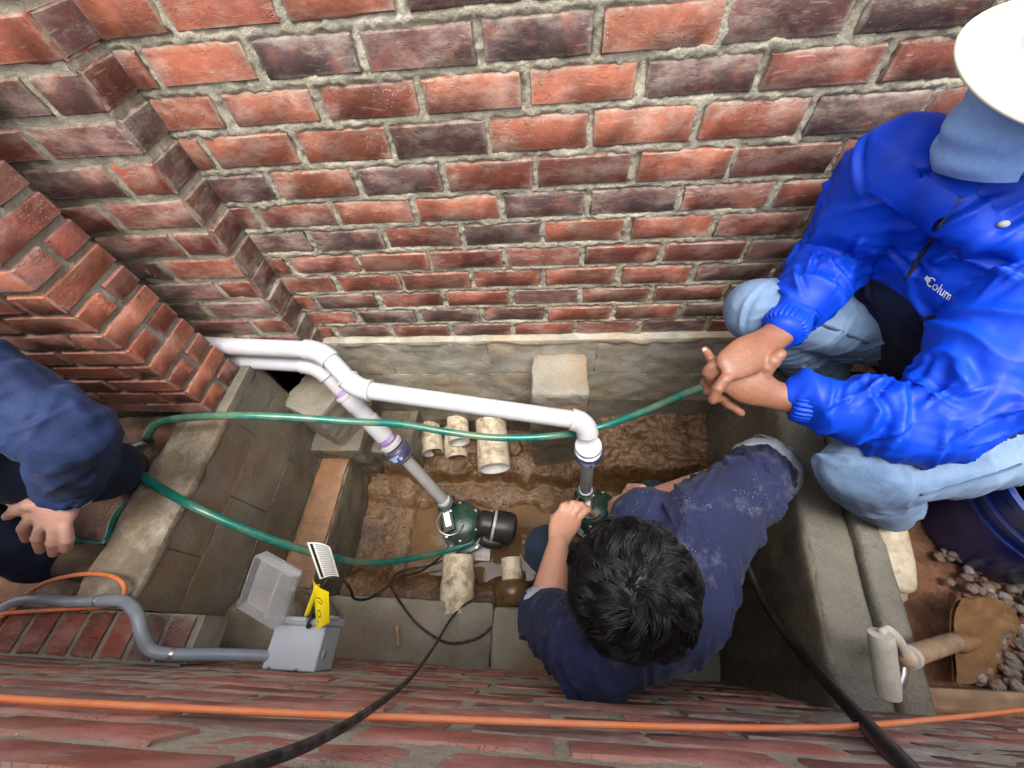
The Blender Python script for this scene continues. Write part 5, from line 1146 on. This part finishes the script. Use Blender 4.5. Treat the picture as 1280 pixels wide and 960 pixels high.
mb = MB(); mb.sphere(C2 + F * 0.098 + U * 0.045, (0.0015, 0.022, 0.014), 12, 8, [F, S, U]); mb.build('emblem', mat_plain('emblem', (0.42, 0.08, 0.16), 0.6), cp)

# ---- the worker in the pit, seen from above ----
P = dict(C=at(780, 730, 0.67), rsh=at(876, 664, 0.86), lsh=at(740, 812, 0.78), relb=at(945, 596, 0.97), rw=at(815, 622, 1.18), lelb=at(683, 768, 0.98), lw=at(698, 678, 1.10), pel=np.array([0.31, 0.09, 0.42]))
P['neck'] = (P['rsh'] + P['lsh']) / 2 + [0.01, 0.0, 0.05]; P['lk'] = np.array([-0.005, 0.27, 0.50]); P['rk'] = np.array([0.40, 0.46, 0.46]); P['lh'] = P['pel'] + [-0.06, -0.01, 0.0]; P['rh'] = P['pel'] + [0.06, 0.06, 0.0]; P['la'] = np.array([0.06, 0.24, 0.13]); P['ra'] = np.array([0.40, 0.33, 0.14])
PF = unit([-0.86, 0.30, -0.42]); PU = unit([-0.40, 0.02, 0.91])
pp = thing('person', 'person with wavy black hair in a dusty navy shirt, crouching in the pit', 'person', (0.25, 0.25, 0.06))
mb = MB(); head(mb, P['C'] - PF * 0.006, PF, PU, 0.92); psd = unit(P['lsh'] - P['rsh'])
bodyloft(mb, [P['C'] - PF * 0.02 - PU * 0.05, (P['C'] + P['neck']) / 2, P['neck'], P['neck'] - [0, 0, 0.08]], [0.054, 0.054, 0.062, 0.08])
TP = lambda t: P['neck'] * (1 - t) + P['pel'] * t
bodyloft(mb, [TP(0.1), TP(0.4), TP(0.7), TP(1)], [(0.14, 0.09), (0.155, 0.105), (0.14, 0.10), (0.145, 0.115)], 20, up=psd)
for s in 'rl':
    bodyloft(mb, [P[s + 'sh'], P[s + 'elb'] , P[s + 'elb'] * 0.7 + P[s + 'w'] * 0.3, P[s + 'w']], [0.055, 0.046, 0.047, 0.029])
    bodyloft(mb, [P[s + 'h'], (P[s + 'h'] + P[s + 'k']) / 2, P[s + 'k']], [0.085, 0.075, 0.056]); bodyloft(mb, [P[s + 'k'], P[s + 'k'] * 0.6 + P[s + 'a'] * 0.4, P[s + 'a']], [0.056, 0.055, 0.036])
# left hand reaching to the pump, fingers curled
w0 = P['lw']; bodyloft(mb, [w0, at(703, 660, 1.13), at(712, 646, 1.155)], [(0.031, 0.024), (0.042, 0.02), (0.042, 0.016)], 16, 5, up=unit(at(735, 668, 1.15) - at(690, 655, 1.15)))
for k, (a, b, c) in enumerate((((700, 648), (704, 633), (716, 630)), ((709, 643), (716, 630), (727, 632)), ((718, 641), (726, 632), (735, 636)), ((726, 645), (734, 638), (741, 643)))): finger([at(*a, 1.155), at(*b, 1.165), at(*c, 1.20)], 0.0105, 0.0085)
finger([at(694, 662, 1.14), at(693, 648, 1.165), at(702, 640, 1.20)], 0.0125, 0.009)
w0 = P['rw']; dh = unit(P['rw'] - P['relb']); h1 = w0 + dh * 0.05 + [0, 0, -0.015]; bodyloft(mb, [w0, h1, w0 + dh * 0.09 + [0, 0, -0.03]], [(0.03, 0.024), (0.04, 0.02), (0.04, 0.016)], 16, 5, up=np.cross(dh, [0, 0, 1]))
sdv = unit(np.cross(dh, [0, 0, 1]))
for k in range(4): b0_ = w0 + dh * 0.09 + sdv * (0.03 - 0.02 * k) + [0, 0, -0.03]; finger([b0_, b0_ + dh * 0.04 + [0, 0, -0.02], b0_ + dh * (0.06 - 0.004 * abs(k - 1)) + [0, 0, -0.055]], 0.0105, 0.0085)
finger([w0 + dh * 0.03 + sdv * 0.035, w0 + dh * 0.07 + sdv * 0.055 + [0, 0, -0.03], w0 + dh * 0.09 + sdv * 0.045 + [0, 0, -0.06]], 0.0125, 0.009)
bodyP = link('body', fuse(mb, 0.0036, 5), SK2, pp); eyes(bodyP, P['C'], PF, PU)
mb = MB()
for s in 'rl':
    bodyloft(mb, [P[s + 'h'], P[s + 'h'] * 0.5 + P[s + 'k'] * 0.5, P[s + 'k']], [0.115, 0.095, 0.072]); bodyloft(mb, [P[s + 'k'], P[s + 'k'] * 0.5 + P[s + 'a'] * 0.5, P[s + 'a']], [0.072, 0.072, 0.06])
bodyloft(mb, [P['rh'], P['pel'], P['lh']], [0.12, 0.14, 0.12])
me = fuse(mb, 0.007, 5); wrinkle(me, [(P['rh'], P['rk']), (P['rk'], P['ra']), (P['lh'], P['lk']), (P['lk'], P['la'])], 0.013, 18, 8, 31); link('jeans', me, M_DENIM_D, pp)
for s, d in (('r', [-0.3, 0.9, 0]), ('l', [-0.7, 0.5, 0])):
    a = P[s + 'a']; d = unit(d); mb = MB(); bodyloft(mb, [a - d * 0.06 + [0, 0, -0.06], a + d * 0.03 + [0, 0, -0.05], a + d * 0.12 + [0, 0, -0.07], a + d * 0.18 + [0, 0, -0.075]], [(0.034, 0.04), (0.045, 0.045), (0.034, 0.05), (0.02, 0.04)], 16, 5, up=[0, 0, 1]); link('boot', fuse(mb, 0.005, 4), M_BOOT, pp)
mb = MB(); pfr = unit(np.cross(psd, [0, 0, 1])); pfr = pfr if np.dot(pfr, PF) > 0 else -pfr
bodyloft(mb, [TP(0.04), TP(0.18) - pfr * 0.02, TP(0.45) - pfr * 0.02, TP(0.8), TP(1.05)], [(0.12, 0.085), (0.175, 0.12), (0.18, 0.13), (0.165, 0.125), (0.165, 0.135)], 24, up=psd)
bodyloft(mb, [P['rsh'], TP(0.06) - pfr * 0.03, P['lsh']], [0.083, 0.10, 0.083])
bodyloft(mb, [P['rsh'], P['rsh'] * 0.5 + P['relb'] * 0.5, P['relb'], P['relb'] * 0.86 + P['rw'] * 0.14], [0.098, 0.084, 0.075, 0.066], 20); bodyloft(mb, [P['rsh'] + [0, 0, -0.05], at(800, 652, 0.92), TP(0.25)], [0.08, 0.07, 0.09])
bodyloft(mb, [P['lsh'], P['lsh'] * 0.5 + P['lelb'] * 0.5, P['lelb'] * 0.93 + P['lsh'] * 0.07], [0.088, 0.076, 0.068], 20)
th = np.linspace(0, 2 * math.pi, 17); mb.loft([P['neck'] + [0.0, 0, 0.03] + psd * 0.07 * math.cos(t) + pfr * 0.065 * math.sin(t) for t in th], 0.012, 10)
me = fuse(mb, 0.005, 6); wrinkle(me, [(P['rsh'], P['relb'], 1.0), (P['relb'], P['rw'], 1.0), (P['lsh'], P['lelb'], 0.9), (P['rsh'], P['lsh'], 0.45), (TP(0.1), TP(1), 0.7)], 0.020, 13, 6, 41); creases(me, [(P['rsh'], P['relb'], 34, 0.008, 0.006, 0.09, 0.4, 0.14), (P['relb'] * 0.6 + P['rsh'] * 0.4, P['relb'], 22, 0.009, 0.0055, 0.06, 0.1, 0.12), (P['lsh'], P['lelb'], 34, 0.008, 0.006, 0.07, 0.3, 0.13), (P['rsh'], P['lsh'], 40, 0.007, 0.008, 0.12, 0.6, 0.16)], 9); shirt = link('shirt', me, M_NAVY, pp)
def cuff(parent, p, axis, r, w_, mat, seed):
    axis = unit(axis); u_ = unit(np.cross(axis, [0.3, 0.2, 1])); q_ = np.cross(axis, u_); mb = MB()
    def fn(a, b):
        an = a * 2 * math.pi; t_ = b * 2 * math.pi; nn = fbm(np.stack([np.cos(an) * 3, np.sin(an) * 3, b * 2], 1), seed, 3) * 0.010
        rr = r + 0.010 * np.cos(t_) + nn; return p + np.outer(np.sin(t_) * w_ / 2 + nn * 0.6, axis) + np.outer(np.cos(an) * rr, u_) + np.outer(np.sin(an) * rr, q_)
    mb.grid(60, 16, fn); return mb.build('rolled_cuff', mat, parent)
cuff(shirt, P['relb'] + unit(P['relb'] - P['rsh']) * 0.055 + [0.0, 0.0, -0.01], unit(P['relb'] - P['rsh']) + unit(P['rw'] - P['relb']) * 0.3, 0.072, 0.055, M_CUFF, 3)
cuff(shirt, P['lelb'] + unit(P['lelb'] - P['lsh']) * 0.01, P['lelb'] - P['lsh'], 0.062, 0.04, M_CUFF, 4)
# wavy black hair: scalp shell plus locks flowing from the whorl
M_HAIR = NT('black_hair'); M_HAIR = M_HAIR.fin(M_HAIR.mix(M_HAIR.noise(40, 3, lo=0.35, hi=0.7), (0.003, 0.003, 0.0035), (0.011, 0.0095, 0.009)), 0.42, 0.45)
F, U, S = limb_frame(PF, PU); HCn = P['C'] - F * 0.020 + U * 0.022; RX = np.array([0.084, 0.083, 0.092]) * 1.0; axh = np.array([F, S, U])
def ell(d, lift=0.0): return HCn + (d * (RX + lift)) @ axh
rg = np.random.default_rng(3); mb = MB(); sh = MB(); sh.sphere((0, 0, 0), 1, 36, 24); sv_ = np.vstack(sh.v)
mask_ = lambda d: d[..., 2] > (-0.62 + 0.0 * d[..., 0]) + np.where(d[..., 0] > 0, 1.45 * np.clip(d[..., 0], 0, 1) ** 1.2, 0) - 0.25 * (d[..., 0] < -0.3)
keep = mask_(sv_); fs_ = [f for f in sh.f if all(keep[i] for i in f)]
mb.add(np.array([ell(d, 0.002) for d in sv_]), fs_); hair = mb.build('hair', M_HAIR, pp)
whorl = unit([-0.35, -0.15, 0.93]); guides = []
def walk(d0, L, seed, swirl, wave, lift):
    pts = []; d = d0; n_ = 10; ph = rg.uniform(0, 6.28)
    for i in range(n_):
        t = i / (n_ - 1); pts.append((d, lift * math.sin(min(1, t * 1.25 + 0.1) * math.pi * 0.8) + 0.003))
        out = d - whorl * np.dot(d, whorl); out = unit(out) if np.linalg.norm(out) > 0.05 else unit(rg.normal(size=3)); tan = np.cross(whorl, out)
        fw_ = np.array([0.35, 0.0, -0.12]) * max(0, d[0] + 0.2)
        g = out + tan * (swirl + wave * math.sin(t * 7 + ph)) + fw_; g = g - d * np.dot(g, d); d = unit(d + unit(g) * L / (n_ - 1) / 0.09)
    return pts
clumps = []
while len(clumps) < 260:
    d = unit(rg.normal(size=3))
    if mask_(d): clumps.append((d, walk(d, rg.uniform(0.05, 0.095), 0, rg.uniform(0.2, 0.8), rg.uniform(0.4, 1.1), rg.uniform(0.010, 0.026))))
cd_ = np.array([c[0] for c in clumps]); mb = MB(); made = 0
while made < 8000:
    d = unit(rg.normal(size=3))
    if not mask_(d): continue
    ci = int(np.argmax(cd_ @ d)); g = clumps[ci][1]; off = d - clumps[ci][0]; pts = []; sp_ = rg.normal(0, 1, 3) * 0.02; lf = rg.uniform(0.75, 1.12)
    for i, (gd, gl) in enumerate(g):
        t = i / 9; dd = unit(gd + off * (1 - 0.80 * t ** 0.8) + sp_ * t); pts.append(ell(dd, gl * lf))
    mb.loft(np.array(pts), np.linspace(0.00062, 0.00025, 10), 3, cap=False); made += 1
strands = mb.build('strands', M_HAIR, hair)

# ---- the worker at the left, reaching over the block wall ----
Q = dict(sh=at(-84, 442, 0.70), elb=at(86, 546, 0.78), w=at(88, 618, 0.90), pel=np.array([-1.62, 0.33, 1.18]))
Q['neck'] = np.array([-1.22, 0.34, 1.56]); Q['osh'] = np.array([-1.25, 0.17, 1.50])
Q['k'] = at(120, 588, 1.04); Q['a'] = np.array([-1.36, 0.40, 0.88]); Q['k2'] = at(-60, 655, 0.98); Q['a2'] = at(58, 697, z=0.885)
pl_ = thing('person', 'person in a navy quilted jacket bending over the block wall, one hand reaching out', 'person', (-1.4, 0.25, 0.80))
mb = MB(); LF, LU = unit([0.75, -0.1, -0.65]), unit([0.6, 0, 0.8]); HL = Q['neck'] + [0.05, 0.0, 0.20]
bodyloft(mb, [Q['neck'] - [0.05, 0, 0.05], Q['neck'] + [0.0, 0, 0.05], HL - LU * 0.05], [0.07, 0.055, 0.05]); head(mb, HL, LF, LU)
osd = unit(Q['osh'] - Q['sh']); bodyloft(mb, [Q['neck'] - [0.04, 0, 0.06], Q['neck'] * 0.5 + Q['pel'] * 0.5, Q['pel']], [(0.13, 0.09), (0.15, 0.1), (0.14, 0.11)], 18, up=osd)
bodyloft(mb, [Q['sh'], Q['elb'], Q['elb'] * 0.6 + Q['w'] * 0.4, Q['w']], [0.052, 0.044, 0.043, 0.03]); oe = np.array([-1.22, 0.02, 1.30]); ow = np.array([-1.40, 0.05, 1.12]); bodyloft(mb, [Q['osh'], oe, ow], [0.052, 0.044, 0.03])
bodyloft(mb, [Q['pel'] + [0, 0.06, 0], Q['k'], Q['a']], [0.08, 0.058, 0.04]); bodyloft(mb, [Q['pel'] - [0, 0.06, 0], Q['k2'], Q['a2']], [0.08, 0.058, 0.04])
# reaching hand: back up, thumb stretched out to the side
kp = [Q['w'], at(75, 630, 0.905), at(62, 645, 0.91)]; bodyloft(mb, kp, [(0.031, 0.025), (0.047, 0.021), (0.052, 0.017)], 16, 5, up=unit(at(88, 652, 0.92) - at(40, 640, 0.92)))
for a, b, c in (((40, 646), (30, 660), (34, 674)), ((54, 653), (47, 672), (51, 688)), ((68, 657), (66, 678), (67, 692)), ((82, 656), (85, 674), (83, 687))): finger([at(*a, 0.91), at(*b, 0.925), at(*c, 0.955)], 0.0112, 0.009)
LTB = [at(52, 632, 0.905), at(36, 631, 0.90), at(22, 637, 0.90), at(10, 645, 0.905)]; finger(LTB, 0.0135, 0.0098)
for k in range(4): b0_ = ow + [-0.05, 0.03 - 0.02 * k, -0.03]; finger([ow, b0_, b0_ + [-0.03, 0, -0.04]], 0.014, 0.009)
bodyL = link('body', fuse(mb, 0.0042, 5), SK3, pl_); eyes(bodyL, HL, LF, LU)
mb = MB(); mb.sphere(HL - LF * 0.012 + LU * 0.028, (0.104, 0.084, 0.094), 24, 16, [LF, np.cross(LF, LU), LU]); hh_ = fuse(mb, 0.006, 2); vv, nn_ = vget(hh_); vset(hh_, vv + nn_ * (fbm(vv * 60, 3, 3) * 0.012 - 0.012 * np.clip((vv - HL) @ LF / 0.1 - 0.3, 0, 1))[:, None]); link('hair', hh_, M_HAIR, pl_)
mb = MB(); bodyloft(mb, [Q['pel'] + [0, 0.06, 0], Q['k'] * 0.5 + Q['pel'] * 0.5, Q['k'], Q['a']], [0.12, 0.105, 0.085, 0.065]); bodyloft(mb, [Q['pel'] - [0, 0.06, 0], Q['k2'], Q['k2'] * 0.4 + Q['a2'] * 0.6, Q['a2'] - [0.02, 0, 0]], [0.12, 0.085, 0.07, 0.066]); bodyloft(mb, [Q['pel'] - [0, 0.06, 0], Q['pel'] + [0, 0.06, 0]], [0.14, 0.14])
me = fuse(mb, 0.008, 5); wrinkle(me, [(Q['pel'], Q['k']), (Q['k'], Q['a']), (Q['k2'], Q['a2'])], 0.006, 24, 8, 61); link('trousers', me, M_TROUSER, pl_)
for a, d in ((Q['a'], [0.5, -0.4, 0]), (Q['a2'], at(112, 706, z=0.85) - at(60, 702, z=0.85))):
    d = unit(np.asarray(d) * [1, 1, 0]); mb = MB(); bodyloft(mb, [a - d * 0.05 + [0, 0, -0.035], a + d * 0.03 + [0, 0, -0.03], a + d * 0.10 + [0, 0, -0.045], a + d * 0.155 + [0, 0, -0.05]], [(0.034, 0.04), (0.042, 0.045), (0.034, 0.05), (0.022, 0.04)], 16, 5, up=[0, 0, 1]); link('boot', fuse(mb, 0.005, 4), M_BOOT, pl_)
mb = MB(); bodyloft(mb, [Q['neck'] - [0.02, 0, 0.04], Q['neck'] * 0.8 + Q['pel'] * 0.2, Q['neck'] * 0.4 + Q['pel'] * 0.6, Q['pel']], [(0.11, 0.08), (0.175, 0.12), (0.18, 0.13), (0.17, 0.14)], 22, up=osd); bodyloft(mb, [Q['sh'], Q['neck'] - [0.03, 0, 0.04], Q['osh']], [0.085, 0.1, 0.085])
bodyloft(mb, [Q['sh'], Q['sh'] * 0.45 + Q['elb'] * 0.55, Q['elb'], Q['elb'] * 0.5 + Q['w'] * 0.5, Q['w'] + (Q['elb'] - Q['w']) * 0.12], [0.080, 0.072, 0.069, 0.060, 0.046], 22); bodyloft(mb, [Q['osh'], oe, ow + [0.02, 0, 0.02]], [0.085, 0.07, 0.05])
me = fuse(mb, 0.006, 5); wrinkle(me, [(Q['sh'], Q['elb'], 1.0), (Q['elb'], Q['w'], 1.0), (Q['neck'], Q['pel'], 0.4)], 0.018, 20, 5, 51)
v, n = vget(me); qv = v * 95; vset(me, v + n * (0.0022 * np.sin(qv[:, 0] + qv[:, 2] * 0.5) * np.sin(qv[:, 1] - qv[:, 2] * 0.8))[:, None]); creases(me, [(Q['sh'], Q['elb'], 20, 0.007, 0.008, 0.08, 0.1, 0.13), (Q['elb'] * 0.7 + Q['sh'] * 0.3, Q['elb'] * 0.4 + Q['w'] * 0.6, 26, 0.008, 0.007, 0.07, 0.05, 0.12)], 10); ljk = link('quilted_jacket', me, M_QUILT, pl_)
wr = unit(Q['w'] - Q['elb']); mb = MB(); mb.loft([Q['w'] - wr * 0.035, Q['w'] - wr * 0.01, Q['w'] + wr * 0.004], [0.046, 0.044, 0.042], 24, cap=False); mb.build('shirt_cuff', mat_cloth('pale_cuff', (0.5, 0.6, 0.68)), ljk)
